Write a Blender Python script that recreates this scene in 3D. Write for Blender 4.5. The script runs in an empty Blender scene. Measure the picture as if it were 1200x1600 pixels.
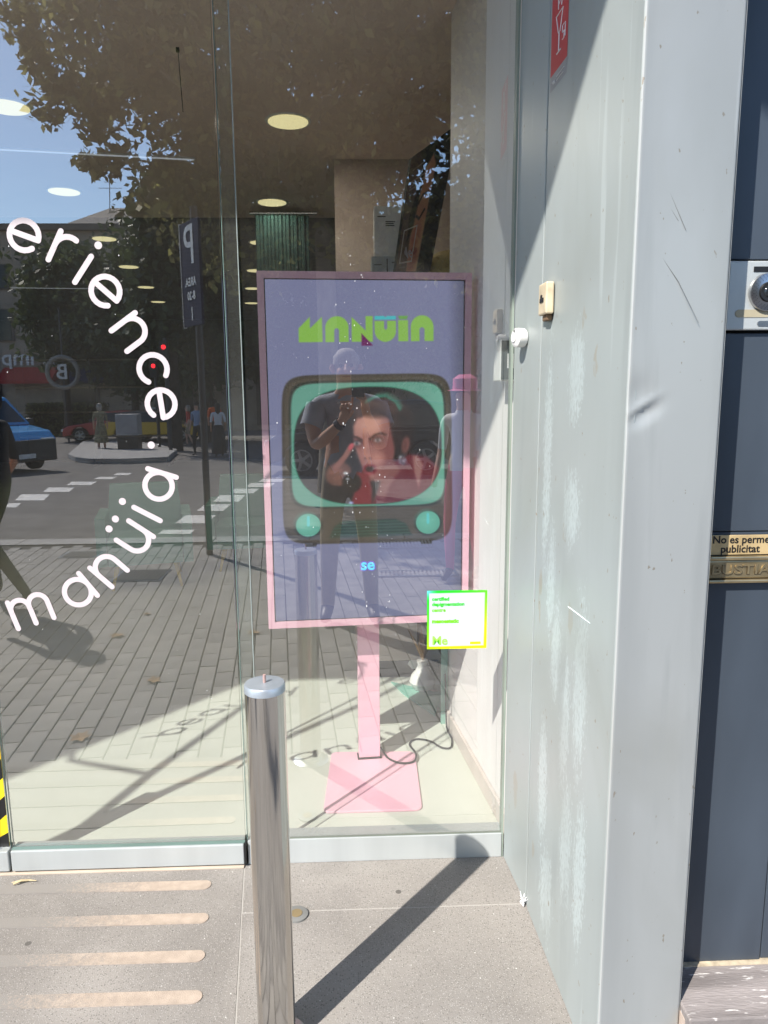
import bpy, bmesh, math, random
import numpy as np
from mathutils import Vector, Matrix
random.seed(7); rng = np.random.default_rng(7)
SC = bpy.context.scene
COL = SC.collection

# ------------------------------------------------------------------ camera
FPX, CX, CY, HC, YG = 1150.0, 600.0, 800.0, 1.55, 2.23
_down = np.array([51.0, 6850.0, FPX]); _down /= np.linalg.norm(_down)
_fy = np.array([-45.0, -(-45.0*_down[0] + FPX*_down[2])/_down[1], FPX]); _fy /= np.linalg.norm(_fy)
_x = np.cross(_fy, -_down); _x = -_x if _x[0] < 0 else _x
RW = np.array([_x, _fy, -_down])                      # world = RW @ (right, down, forward)
cam_data = bpy.data.cameras.new('camera')
cam = bpy.data.objects.new('camera', cam_data); COL.objects.link(cam)
cam_data.sensor_fit = 'HORIZONTAL'; cam_data.sensor_width = 36; cam_data.lens = 36*FPX/1200
cam_data.clip_start = 0.02; cam_data.clip_end = 2000
_m = Matrix.Identity(4)
for i in range(3):
    _m[i][0] = RW[i][0]; _m[i][1] = -RW[i][1]; _m[i][2] = -RW[i][2]
_m.translation = (0, 0, HC)
cam.matrix_world = _m
SC.camera = cam

# ------------------------------------------------------------------ light
SUN = Vector((.585, .68, -.887)).normalized()
world = bpy.data.worlds.new('World'); SC.world = world; world.use_nodes = True
wn = world.node_tree.nodes; wl = world.node_tree.links
sky = wn.new('ShaderNodeTexSky'); sky.sky_type = 'NISHITA'; sky.sun_disc = False
sky.sun_elevation = math.asin(-SUN.z); sky.sun_rotation = math.atan2(-SUN.x, -SUN.y)
sky.altitude = 50; sky.dust_density = .25; sky.ozone_density = 3.0
wn['Background'].inputs['Strength'].default_value = 0.15
wl.new(sky.outputs[0], wn['Background'].inputs['Color'])
sl = bpy.data.lights.new('sun', 'SUN'); sl.energy = 3.85; sl.angle = math.radians(.5); sl.color = (1, .95, .88)
so = bpy.data.objects.new('sun', sl); COL.objects.link(so)
so.rotation_euler = SUN.to_track_quat('-Z', 'Y').to_euler(); so.location = (-5, -6, 12)
vs = SC.view_settings; vs.view_transform = 'Standard'; vs.look = 'None'; vs.gamma = 1; vs.use_curve_mapping = False
vs.exposure = 1.03
SC.render.engine = 'CYCLES'
cy = SC.cycles; cy.use_denoising = True; cy.max_bounces = 10; cy.diffuse_bounces = 4; cy.glossy_bounces = 5
cy.transparent_max_bounces = 16; cy.caustics_reflective = False; cy.caustics_refractive = False
cy.sample_clamp_indirect = 6
try: cy.denoiser = 'OPENIMAGEDENOISE'
except Exception: pass

# ------------------------------------------------------------------ measuring helpers
def ray(px, py): return RW @ np.array([px-CX, py-CY, FPX])
def G(px, py, z=0.0):
    d = ray(px, py); t = (z-HC)/d[2]; return Vector((t*d[0], t*d[1], z))
def Pv(px, py, Y):
    d = ray(px, py); t = Y/d[1]; return Vector((t*d[0], Y, HC+t*d[2]))
def V(px, py, Yv):                                    # something seen reflected: its real place across the street
    p = Pv(px, py, Yv); p.y = 2*YG-Yv; return p
def zroad(y): return -.13-.025*(-2.5-y)
def VR(px, py):                                       # reflected point on the road
    d = ray(px, py); t = (-.13-HC+.025*6.96)/(d[2]+.025*d[1])
    return Vector((t*d[0], 2*YG-t*d[1], HC+t*d[2]))
def sl2(c):
    c = np.asarray(c, float)/255.0
    return np.where(c <= .04045, c/12.92, ((c+.055)/1.055)**2.4)

# ------------------------------------------------------------------ materials
def mat(name, col, rough=.6, metal=0.0, var=.12, scale=6.0, bump=0.0, bscale=60.0, spec=.5, stretch=(1, 1, 1), detail=4, coat=0):
    m = bpy.data.materials.new(name); m.use_nodes = True
    nt = m.node_tree; n = nt.nodes; l = nt.links; b = n['Principled BSDF']
    b.inputs['Roughness'].default_value = rough; b.inputs['Metallic'].default_value = metal
    b.inputs['Specular IOR Level'].default_value = spec; b.inputs['Coat Weight'].default_value = coat
    tc = n.new('ShaderNodeTexCoord'); mp = n.new('ShaderNodeMapping'); mp.inputs['Scale'].default_value = stretch
    l.new(tc.outputs['Object'], mp.inputs['Vector'])
    no = n.new('ShaderNodeTexNoise'); no.inputs['Scale'].default_value = scale; no.inputs['Detail'].default_value = detail
    l.new(mp.outputs[0], no.inputs['Vector'])
    rp = n.new('ShaderNodeValToRGB')
    c = np.array(col[:3])
    rp.color_ramp.elements[0].color = (*(c*(1-var)), 1); rp.color_ramp.elements[0].position = .3
    rp.color_ramp.elements[1].color = (*np.minimum(c*(1+var), 1), 1); rp.color_ramp.elements[1].position = .7
    l.new(no.outputs['Fac'], rp.inputs[0]); l.new(rp.outputs[0], b.inputs['Base Color'])
    if bump:
        n2 = n.new('ShaderNodeTexNoise'); n2.inputs['Scale'].default_value = bscale; n2.inputs['Detail'].default_value = 3
        l.new(mp.outputs[0], n2.inputs['Vector'])
        bp = n.new('ShaderNodeBump'); bp.inputs['Strength'].default_value = bump; bp.inputs['Distance'].default_value = .01
        l.new(n2.outputs['Fac'], bp.inputs['Height']); l.new(bp.outputs[0], b.inputs['Normal'])
    m['_b'] = 1
    return m
def emis(name, col, strength=1.0):
    m = bpy.data.materials.new(name); m.use_nodes = True; b = m.node_tree.nodes['Principled BSDF']
    b.inputs['Base Color'].default_value = (*[min(1, c) for c in col], 1); b.inputs['Roughness'].default_value = .5
    b.inputs['Emission Color'].default_value = (*col, 1); b.inputs['Emission Strength'].default_value = strength
    return m
def attr_mat(name, emit=0.0, rough=.5):
    m = bpy.data.materials.new(name); m.use_nodes = True; nt = m.node_tree; b = nt.nodes['Principled BSDF']
    a = nt.nodes.new('ShaderNodeAttribute'); a.attribute_name = 'print'; b.inputs['Roughness'].default_value = rough
    if emit:
        b.inputs['Base Color'].default_value = (.01, .01, .012, 1); nt.links.new(a.outputs['Color'], b.inputs['Emission Color'])
        b.inputs['Emission Strength'].default_value = emit
    else: nt.links.new(a.outputs['Color'], b.inputs['Base Color'])
    return m
def glass_mat(name, tint, r0=.2):
    m = bpy.data.materials.new(name); m.use_nodes = True; nt = m.node_tree; n = nt.nodes; l = nt.links
    n.remove(n['Principled BSDF']); out = n['Material Output']
    tr = n.new('ShaderNodeBsdfTransparent'); tr.inputs[0].default_value = (*tint, 1)
    if r0 <= 0:
        l.new(tr.outputs[0], out.inputs[0]); return m
    gl = n.new('ShaderNodeBsdfGlossy'); gl.inputs['Roughness'].default_value = 0.0; gl.inputs['Color'].default_value = (1, .99, .97, 1)
    lw = n.new('ShaderNodeLayerWeight'); pw = n.new('ShaderNodeMath'); pw.operation = 'POWER'; pw.inputs[1].default_value = 5
    l.new(lw.outputs['Facing'], pw.inputs[0])
    ma = n.new('ShaderNodeMath'); ma.operation = 'MULTIPLY_ADD'; ma.inputs[1].default_value = 1-r0; ma.inputs[2].default_value = r0
    l.new(pw.outputs[0], ma.inputs[0])
    mx = n.new('ShaderNodeMixShader'); l.new(ma.outputs[0], mx.inputs[0]); l.new(tr.outputs[0], mx.inputs[1]); l.new(gl.outputs[0], mx.inputs[2])
    # faint film of dust on the pane
    df = n.new('ShaderNodeBsdfDiffuse'); df.inputs[0].default_value = (.8, .78, .74, 1)
    tc = n.new('ShaderNodeTexCoord'); no = n.new('ShaderNodeTexNoise'); no.inputs['Scale'].default_value = 2.2; no.inputs['Detail'].default_value = 8
    mp = n.new('ShaderNodeMapping'); mp.inputs['Scale'].default_value = (1, 1, .5); l.new(tc.outputs['Object'], mp.inputs[0]); l.new(mp.outputs[0], no.inputs['Vector'])
    mr = n.new('ShaderNodeMapRange'); mr.inputs[1].default_value = .35; mr.inputs[2].default_value = .75; mr.inputs[3].default_value = .006; mr.inputs[4].default_value = .03
    l.new(no.outputs['Fac'], mr.inputs[0])
    m2 = n.new('ShaderNodeMixShader'); l.new(mr.outputs[0], m2.inputs[0]); l.new(mx.outputs[0], m2.inputs[1]); l.new(df.outputs[0], m2.inputs[2])
    l.new(m2.outputs[0], out.inputs[0])
    return m

# ------------------------------------------------------------------ mesh helpers
class MB:
    def __init__(s): s.v = []; s.f = []; s.mi = []
    def add(s, vs, fs, mi=0):
        o = len(s.v); s.v += [tuple(v) for v in vs]; s.f += [tuple(i+o for i in f) for f in fs]; s.mi += [mi]*len(fs); return s
    def box(s, a, b, mi=0):
        (x0, y0, z0), (x1, y1, z1) = a, b
        return s.add([(x0,y0,z0),(x1,y0,z0),(x1,y1,z0),(x0,y1,z0),(x0,y0,z1),(x1,y0,z1),(x1,y1,z1),(x0,y1,z1)],
                     [(0,3,2,1),(4,5,6,7),(0,1,5,4),(1,2,6,5),(2,3,7,6),(3,0,4,7)], mi)
    def hull8(s, bot, top, mi=0):                     # four bottom, four top points, counterclockwise from above
        return s.add(list(bot)+list(top), [(0,3,2,1),(4,5,6,7),(0,1,5,4),(1,2,6,5),(2,3,7,6),(3,0,4,7)], mi)
    def prism(s, pts, ax, a, b, mi=0):                # polygon in the two other axes, extruded along ax from a to b
        def P(p, h):
            return {'x': (h, p[0], p[1]), 'y': (p[0], h, p[1]), 'z': (p[0], p[1], h)}[ax]
        n = len(pts)
        return s.add([P(p, a) for p in pts]+[P(p, b) for p in pts],
                     [tuple(range(n))[::-1], tuple(range(n, 2*n))]+[(i, (i+1) % n, n+(i+1) % n, n+i) for i in range(n)], mi)
    def tube(s, pts, rads, n=10, cap=True, mi=0):
        pts = [Vector(p) for p in pts]
        if not hasattr(rads, '__len__'): rads = [rads]*len(pts)
        vs = []; ref = None
        for i, p in enumerate(pts):
            d = (pts[min(i+1, len(pts)-1)]-pts[max(i-1, 0)])
            if d.length < 1e-9: d = Vector((0, 0, 1))
            d.normalize()
            if ref is None: ref = Vector((1, 0, 0)) if abs(d.x) < .8 else Vector((0, 1, 0))
            u = (ref-d*ref.dot(d)).normalized(); w = d.cross(u); ref = u
            for k in range(n):
                a = 2*math.pi*k/n; vs.append(p+(u*math.cos(a)+w*math.sin(a))*rads[i])
        fs = [(i*n+k, i*n+(k+1) % n, (i+1)*n+(k+1) % n, (i+1)*n+k) for i in range(len(pts)-1) for k in range(n)]
        if cap: fs += [tuple(range(n))[::-1], tuple(range((len(pts)-1)*n, len(pts)*n))]
        return s.add(vs, fs, mi)
    def cyl(s, p0, p1, r, r1=None, n=20, mi=0): return s.tube([p0, p1], [r, r if r1 is None else r1], n, True, mi)
    def mesh(s, name, mats):
        me = bpy.data.meshes.new(name); me.from_pydata(s.v, [], s.f)
        for m in (mats if isinstance(mats, (list, tuple)) else [mats]): me.materials.append(m)
        if any(s.mi): me.polygons.foreach_set('material_index', s.mi)
        bm = bmesh.new(); bm.from_mesh(me); bmesh.ops.recalc_face_normals(bm, faces=bm.faces); bm.to_mesh(me); bm.free()
        return me
    def obj(s, name, mats, parent=None, smooth=False, bevel=0, seg=2):
        return link(name, s.mesh(name, mats), parent, smooth, bevel, seg)
def link(name, me, parent=None, smooth=False, bevel=0, seg=2):
    o = bpy.data.objects.new(name, me); COL.objects.link(o)
    if parent is not None: o.parent = parent
    if smooth:
        me.polygons.foreach_set('use_smooth', [True]*len(me.polygons))
        md = o.modifiers.new('edges', 'EDGE_SPLIT'); md.split_angle = math.radians(40)
    if bevel:
        b = o.modifiers.new('bevel', 'BEVEL'); b.width = bevel; b.segments = seg; b.limit_method = 'ANGLE'
    return o
def thing(name, label, cat, group=None, loc=(0, 0, 0)):
    o = bpy.data.objects.new(name, None); COL.objects.link(o); o.empty_display_size = .1; o.location = loc
    return tag(o, label, cat, group)
def tag(o, label, cat, group=None):
    o['label'] = label; o['category'] = cat
    if group: o['group'] = group
    return o
def struct(o): o['kind'] = 'structure'; return o
def stuff(o): o['kind'] = 'stuff'; return o
def copy_tree(o, parent=None):
    c = o.copy(); COL.objects.link(c); c.parent = parent
    for ch in list(o.children): copy_tree(ch, c)
    return c
def to_place(root, loc, rz=0): root.location = loc; root.rotation_euler = (0, 0, rz); return root
def text_mesh(name, s, size, m, extrude=.0004, bold=0.0, shear=0, align='CENTER'):
    cu = bpy.data.curves.new(name, 'FONT'); cu.body = s; cu.size = size; cu.extrude = extrude; cu.offset = bold
    cu.align_x = align; cu.align_y = 'CENTER'; cu.shear = shear; cu.resolution_u = 3
    t = bpy.data.objects.new(name, cu); COL.objects.link(t)
    bpy.context.view_layer.update()
    me = bpy.data.meshes.new_from_object(t.evaluated_get(bpy.context.evaluated_depsgraph_get()))
    bpy.data.objects.remove(t); me.name = name; me.materials.clear(); me.materials.append(m)
    return me
def frame_xz(o, loc, rz=0, flip=False):               # text stands up and faces -Y (flip: faces +Y)
    o.location = loc; o.rotation_euler = (math.pi/2, 0, (math.pi if flip else 0)+rz)
    return o
def ribbon(mb, pts, w, off=0.0, th=.0008, mi=0, capn=6):   # flat stroke with round ends in the X-Z plane
    P = [np.array(p, float) for p in pts]; L = []; R = []
    closed = np.linalg.norm(P[0]-P[-1]) < 1e-6 and len(P) > 3
    n = len(P)
    for i in range(n):
        a = P[(i-1) % (n-1)] if closed else P[max(i-1, 0)]; b = P[(i+1) % (n-1)] if closed else P[min(i+1, n-1)]
        if closed and i == n-1: a = P[n-2]; b = P[1]
        if closed and i == 0: a = P[n-2]; b = P[1]
        d = b-a; d /= (np.linalg.norm(d)+1e-12); q = np.array([-d[1], d[0]])*w/2
        L.append(P[i]+q); R.append(P[i]-q)
    if closed:
        vs = [(p[0], off, p[1]) for p in L+R]
        mb.add(vs, [(i, i+1, n+i+1, n+i) for i in range(n-1)], mi); return
    d = P[-1]-P[-2]; a0 = math.atan2(d[1], d[0]); e = [P[-1]+w/2*np.array([math.cos(a0+t), math.sin(a0+t)]) for t in np.linspace(math.pi/2, -math.pi/2, capn+2)[1:-1]]
    d = P[0]-P[1]; a1 = math.atan2(d[1], d[0]); s0 = [P[0]+w/2*np.array([math.cos(a1+t), math.sin(a1+t)]) for t in np.linspace(math.pi/2, -math.pi/2, capn+2)[1:-1]]
    vs = [(p[0], off, p[1]) for p in L+R]
    fs = [(i, i+1, n+i+1, n+i) for i in range(n-1)]
    k = len(vs); vs += [(p[0], off, p[1]) for p in e]; fs.append(tuple([n-1]+list(range(k, k+capn))+[2*n-1]))
    k = len(vs); vs += [(p[0], off, p[1]) for p in s0]; fs.append(tuple([n]+list(range(k, k+capn))+[0]))
    mb.add(vs, fs, mi)
def arc(cx, cz, r, a0, a1, n=20):
    return [(cx+r*math.cos(math.radians(a0+(a1-a0)*i/n)), cz+r*math.sin(math.radians(a0+(a1-a0)*i/n))) for i in range(n+1)]

# ------------------------------------------------------------------ palette
M = {}
def defm(k, *a, **kw): M[k] = mat(k, *a, **kw); return M[k]
defm('white_paint', (.90, .86, .85), .55, var=.04, scale=3)
defm('ceiling_paint', (.82, .66, .58), .8, var=.04, scale=2)
defm('pink_lacquer', (.95, .55, .66), .32, var=.03, scale=4, bump=.02, bscale=40)
defm('black_plastic', (.012, .012, .013), .4, var=.1)
defm('dark_rubber', (.02, .02, .02), .8)
defm('alu_satin', (.52, .55, .55), .36, .3, var=.05, scale=3, stretch=(4, 4, .4), bump=.03, bscale=20)
defm('steel', (.60, .57, .53), .14, 1.0, var=.04, scale=9, stretch=(1, 1, .1))
defm('steel_brushed', (.50, .50, .50), .28, 1.0, var=.08, scale=40, stretch=(.05, 1, 1))
defm('bronze', (.48, .38, .22), .3, .8, var=.2, scale=20)
defm('brass_plate', (.62, .46, .24), .42, .3, var=.15, scale=20)
defm('cream_plastic', (.62, .52, .36), .5, var=.2, scale=30)
defm('white_plastic', (.8, .79, .77), .35, var=.03)
defm('vinyl', (.64, .565, .585), .5, var=.02)
defm('yellow_tape', (.85, .68, .02), .4, var=.05)
defm('mint', (.24, .50, .41), .6, var=.05)
defm('yellow_wood', (.75, .55, .06), .5)
defm('teal_fabric', (.012, .05, .042), .8, var=.3, scale=10)
defm('floor_resin', (.655, .67, .60), .42, var=.07, scale=1.6, bump=.02, bscale=9, detail=8)
defm('dark_wall', (.10, .085, .075), .8, var=.1)
defm('beige_wall', (.52, .43, .38), .8, var=.05)
defm('cardboard_white', (.86, .83, .78), .7, var=.05)
defm('asphalt', (.135, .125, .118), .9, var=.25, scale=3, bump=.2, bscale=300, detail=10)
defm('zebra_paint', (.62, .60, .57), .7, var=.15, scale=8)
defm('kerb_stone', (.32, .31, .30), .8, var=.15, scale=6)
defm('paver', (.245, .235, .225), .8, var=.22, scale=5, bump=.15, bscale=140, detail=8)
defm('paver2', (.215, .205, .197), .8, var=.22, scale=5, bump=.15, bscale=140, detail=8)
defm('grout', (.035, .033, .031), .95)
defm('cast_iron', (.05, .05, .05), .6, .4)
defm('pole_grey', (.07, .07, .075), .5, .4)
defm('sign_blue', (.012, .018, .06), .7, spec=.2)
defm('sign_white', (.75, .75, .75), .4)
defm('bark', (.20, .17, .13), .9, var=.35, scale=7, stretch=(1, 1, .5), bump=.4, bscale=25)
defm('bark_dark', (.06, .045, .035), .9, var=.3, scale=8)
defm('stone_brown', (.40, .32, .25), .85, var=.2, scale=1.2, bump=.1, bscale=20, detail=10)
defm('stone_dark', (.20, .16, .13), .85, var=.2, scale=1.2, detail=10)
defm('roof_tile', (.17, .15, .13), .85, var=.25, scale=3, stretch=(6, 1, 1))
defm('window_glass', (.02, .025, .03), .08)
defm('tyre', (.015, .015, .015), .85)
defm('rim', (.35, .35, .36), .3, .9)
defm('car_glass', (.015, .02, .025), .06, coat=.3)
defm('car_blue', (.015, .27, .62), .28, coat=.8, var=.02)
defm('car_red', (.50, .02, .02), .28, coat=.8, var=.02)
defm('car_yellow', (.80, .46, .01), .28, coat=.8, var=.02)
defm('car_black', (.010, .010, .012), .25, coat=.8, var=.02)
defm('car_trim', (.02, .02, .022), .5)
defm('headlamp', (.75, .75, .72), .12)
defm('skin', (.55, .30, .20), .5, var=.06, scale=14)
defm('skin_pale', (.55, .33, .25), .5, var=.05, scale=14)
defm('grey_hair', (.32, .29, .26), .8, var=.25, scale=60)
defm('dark_hair', (.02, .014, .01), .7, var=.3, scale=60)
defm('polo_grey', (.36, .38, .44), .85, var=.1, scale=12, bump=.15, bscale=30)
defm('beige_cloth', (.30, .25, .18), .85, var=.1, scale=12, bump=.15, bscale=30)
defm('camo', (.10, .12, .05), .85, var=.8, scale=9)
defm('black_cloth', (.014, .014, .016), .8, var=.2)
defm('white_cloth', (.68, .68, .70), .8, var=.05)
defm('pink_cloth', (.72, .16, .30), .8, var=.05)
defm('red_cloth', (.50, .05, .04), .8, var=.08)
defm('orange_cloth', (.75, .12, .02), .8, var=.08)
defm('blue_cloth', (.20, .28, .42), .8, var=.08)
defm('floral', (.22, .20, .12), .8, var=.7, scale=14)
defm('shoe', (.03, .025, .025), .5)
defm('navy_panel', (.058, .074, .097), .42, .2, var=.22, scale=2.5, stretch=(2, 2, .5), bump=.02, bscale=15)
defm('facade_stone', (.55, .53, .49), .8, var=.1)
defm('dry_leaf', (.30, .18, .08), .8, var=.3, scale=20)

def leafmat(name, dark, light, trans=.35):
    m = bpy.data.materials.new(name); m.use_nodes = True; nt = m.node_tree; n = nt.nodes; l = nt.links
    b = n['Principled BSDF']; b.inputs['Roughness'].default_value = .55
    gi = n.new('ShaderNodeNewGeometry'); rp = n.new('ShaderNodeValToRGB')
    rp.color_ramp.elements[0].color = (*dark, 1); rp.color_ramp.elements[1].color = (*light, 1)
    pwr = n.new('ShaderNodeMath'); pwr.operation = 'POWER'; pwr.inputs[1].default_value = 2.2; l.new(gi.outputs['Random Per Island'], pwr.inputs[0]); l.new(pwr.outputs[0], rp.inputs[0]); l.new(rp.outputs[0], b.inputs['Base Color'])
    tr = n.new('ShaderNodeBsdfTranslucent'); l.new(rp.outputs[0], tr.inputs[0])
    mx = n.new('ShaderNodeMixShader'); mx.inputs[0].default_value = trans
    l.new(b.outputs[0], mx.inputs[1]); l.new(tr.outputs[0], mx.inputs[2]); l.new(mx.outputs[0], n['Material Output'].inputs[0])
    return m
M['leaf_plane'] = leafmat('leaf_plane', (.075, .072, .034), (.36, .34, .12), .55)
M['leaf_dark'] = leafmat('leaf_dark', (.03, .05, .02), (.09, .12, .04), .3)
M['leaf_mid'] = leafmat('leaf_mid', (.05, .07, .03), (.13, .16, .06), .35)

# concrete apron: grey terrazzo with dark and white chips
def terrazzo():
    m = mat('terrazzo', (.29, .268, .245), .75, var=.15, scale=2.2, bump=.22, bscale=260, detail=10)
    nt = m.node_tree; n = nt.nodes; l = nt.links; b = n['Principled BSDF']
    src = b.inputs['Base Color'].links[0].from_socket
    tc = n.new('ShaderNodeTexCoord')
    def chips(scale, thr, col, prev, rnd):
        v = n.new('ShaderNodeTexVoronoi'); v.inputs['Scale'].default_value = scale; l.new(tc.outputs['Object'], v.inputs['Vector'])
        lt = n.new('ShaderNodeMath'); lt.operation = 'LESS_THAN'; lt.inputs[1].default_value = thr; l.new(v.outputs['Distance'], lt.inputs[0])
        sp = n.new('ShaderNodeSeparateColor'); l.new(v.outputs['Color'], sp.inputs[0])
        g = n.new('ShaderNodeMath'); g.operation = 'GREATER_THAN'; g.inputs[1].default_value = rnd; l.new(sp.outputs[0], g.inputs[0])
        mu = n.new('ShaderNodeMath'); mu.operation = 'MULTIPLY'; l.new(lt.outputs[0], mu.inputs[0]); l.new(g.outputs[0], mu.inputs[1])
        mx = n.new('ShaderNodeMix'); mx.data_type = 'RGBA'; l.new(mu.outputs[0], mx.inputs[0]); l.new(prev, mx.inputs[6]); mx.inputs[7].default_value = (*col, 1)
        return mx.outputs[2]
    st = n.new('ShaderNodeTexNoise'); st.inputs['Scale'].default_value = 1.7; st.inputs['Detail'].default_value = 7; st.inputs['Distortion'].default_value = .8; l.new(tc.outputs['Object'], st.inputs['Vector'])
    sm_ = n.new('ShaderNodeMapRange'); sm_.inputs[1].default_value = .48; sm_.inputs[2].default_value = .66; sm_.inputs[4].default_value = .55; l.new(st.outputs['Fac'], sm_.inputs[0])
    sx__ = n.new('ShaderNodeMix'); sx__.data_type = 'RGBA'; l.new(sm_.outputs[0], sx__.inputs[0]); l.new(src, sx__.inputs[6]); sx__.inputs[7].default_value = (.185, .17, .155, 1); src = sx__.outputs[2]
    s = chips(170, .34, (.19, .175, .16), src, .55)
    s = chips(260, .30, (.42, .40, .37), s, .6)
    s = chips(38, .07, (.66, .64, .60), s, .72)
    s = chips(60, .09, (.07, .06, .055), s, .8); s = chips(5.5, .10, (.36, .34, .31), s, .8); s = chips(7.5, .07, (.12, .11, .10), s, .78)
    l.new(s, b.inputs['Base Color']); return m
M['terrazzo'] = terrazzo()
# worn lacquered metal sheet of the pillar, with paint runs, chips and dust
def worn_metal(name, col, marks):
    m = mat(name, col, .42, .15, var=.07, scale=1.3, stretch=(1, 1, .45), bump=.05, bscale=7, detail=9)
    nt = m.node_tree; n = nt.nodes; l = nt.links; b = n['Principled BSDF']; prev = b.inputs['Base Color'].links[0].from_socket
    tc = n.new('ShaderNodeTexCoord')
    def layer(prev, scale, stretch, lo, hi, colr, region=None, detail=6, dist=0):
        mp = n.new('ShaderNodeMapping'); mp.inputs['Scale'].default_value = stretch; l.new(tc.outputs['Object'], mp.inputs[0])
        no = n.new('ShaderNodeTexNoise'); no.inputs['Scale'].default_value = scale; no.inputs['Detail'].default_value = detail; no.inputs['Distortion'].default_value = dist
        l.new(mp.outputs[0], no.inputs['Vector'])
        mr = n.new('ShaderNodeMapRange'); mr.inputs[1].default_value = lo; mr.inputs[2].default_value = hi; l.new(no.outputs['Fac'], mr.inputs[0])
        fac = mr.outputs[0]
        if region:
            total = None
            for (cy_, cz_, ry_, rz_) in region:
                a = n.new('ShaderNodeMapping'); a.vector_type = 'TEXTURE'; a.inputs['Location'].default_value = (0, cy_, cz_); a.inputs['Scale'].default_value = (1000, ry_, rz_)
                l.new(tc.outputs['Object'], a.inputs[0])
                ln = n.new('ShaderNodeVectorMath'); ln.operation = 'LENGTH'; l.new(a.outputs[0], ln.inputs[0])
                r2 = n.new('ShaderNodeMapRange'); r2.inputs[1].default_value = 1.0; r2.inputs[2].default_value = .35; l.new(ln.outputs['Value'], r2.inputs[0])
                if total is None: total = r2.outputs[0]
                else:
                    mxm = n.new('ShaderNodeMath'); mxm.operation = 'MAXIMUM'; l.new(total, mxm.inputs[0]); l.new(r2.outputs[0], mxm.inputs[1]); total = mxm.outputs[0]
            # noise is thresholded harder away from the middle of each patch
            ad = n.new('ShaderNodeMath'); ad.operation = 'MULTIPLY_ADD'; ad.inputs[1].default_value = .32; l.new(total, ad.inputs[0]); l.new(no.outputs['Fac'], ad.inputs[2])
            mr.inputs[1].default_value = lo+.25; mr.inputs[2].default_value = hi+.25; l.new(ad.outputs[0], mr.inputs[0])
            mu = n.new('ShaderNodeMath'); mu.operation = 'MULTIPLY'; l.new(mr.outputs[0], mu.inputs[0]); 
            st = n.new('ShaderNodeMapRange'); st.inputs[1].default_value = 0; st.inputs[2].default_value = .15; l.new(total, st.inputs[0]); l.new(st.outputs[0], mu.inputs[1]); hf = n.new('ShaderNodeMath'); hf.operation = 'MULTIPLY'; hf.inputs[1].default_value = .6; l.new(mu.outputs[0], hf.inputs[0]); fac = hf.outputs[0]
        mx = n.new('ShaderNodeMix'); mx.data_type = 'RGBA'; l.new(fac, mx.inputs[0]); l.new(prev, mx.inputs[6]); mx.inputs[7].default_value = (*colr, 1)
        return mx.outputs[2]
    prev = layer(prev, 3.0, (1, 1, .15), .52, .75, tuple(c*.80 for c in col))
    if marks:
        prev = layer(prev, 46, (1, 1, .30), .47, .56, (.48, .55, .55), marks['white'], 12, 2.2)
        prev = layer(prev, 150, (1, 1, .45), .50, .56, (.55, .62, .62), marks['white'], 3, .0)
        prev = layer(prev, 34, (1, 1, .5), .53, .57, (.36, .32, .25), marks['rust'], 6, .4)
    prev = layer(prev, 1.6, (1, 1, .7), .45, .70, tuple(c*.86 for c in (col[0], col[1]*.985, col[2]*.95)), None, 10, 1.0)
    prev = layer(prev, 9, (1, 1, .12), .60, .72, tuple(c*.88 for c in col), None, 8, .3)
    prev = layer(prev, 14, (1, 1, .06), .66, .70, tuple(min(1, c*1.14) for c in col), None, 5, 0)
    prev = layer(prev, 55, (1, 1, .7), .70, .72, (.30, .27, .22))
    l.new(prev, b.inputs['Base Color']); return m
MARKS = {'white': [(1.70, 1.58, .09, .17), (1.70, 1.26, .09, .15), (1.90, 1.36, .06, .45), (1.60, .86, .08, .35), (1.56, .40, .07, .30), (1.84, 1.05, .06, .25), (1.78, .88, .07, .22), (1.70, .72, .06, .30), (1.86, .48, .07, .30), (1.66, .42, .07, .30), (1.80, .18, .10, .22)],
         'rust': [(1.93, 1.0, .03, .14), (1.57, 1.62, .04, .08), (1.68, 1.02, .03, .1), (1.75, 1.2, .02, .05), (2.12, .30, .05, .12), (1.93, .22, .03, .06), (1.66, 1.70, .03, .04)]}
M['worn_return'] = worn_metal('worn_return', (.39, .43, .425), MARKS)
M['worn_front'] = worn_metal('worn_front', (.445, .46, .45), None)

GL = glass_mat('shop_glass', (.955, .965, .955), .27)
GL2 = glass_mat('glass_inner_face', (.97, .99, .98), 0)
GLP = glass_mat('partition_glass', (.82, .93, .88), .06)
M['glass_edge'] = mat('glass_edge', (.16, .24, .215), .15, var=.1)

# ================================================================== GROUND
apron = struct(thing('pavement_apron', 'speckled grey concrete apron in front of the shop glass', 'pavement')); del apron['category'], apron['label']
AX = [-3.2, -1.62, None]
# slabs (pale joints between), the skewed joint beside the door leaf
jl = [(-.396, 2.30), (-.306, 1.50)]
gap = .0012
def slab(pts, nm='slab'):
    b = MB(); b.prism(pts, 'z', -.06, 0.0); return b.obj(nm, M['terrazzo'], apron, bevel=.0015, seg=1)
slab([(-1.70, 1.50), (jl[1][0]-gap, 1.50), (jl[0][0]-gap, 2.30), (-1.70, 2.30)])
slab([(-3.4, 1.50), (-1.70-2*gap, 1.50), (-1.70-2*gap, 2.30), (-3.4, 2.30)])
slab([(jl[1][0]+gap, 1.50), (.56, 1.50), (.51, 1.995-gap), (jl[0][0]+.035, 1.995-gap)])
slab([(jl[0][0]+.035+.001, 1.995+gap), (.51, 1.995+gap), (.49, 2.30), (jl[0][0]+gap, 2.30)])
b = MB(); b.box((-3.4, 1.45, -.09), (1.6, 2.34, -.0615)); b.obj('joint_bed', M['kerb_stone'], apron)
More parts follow.
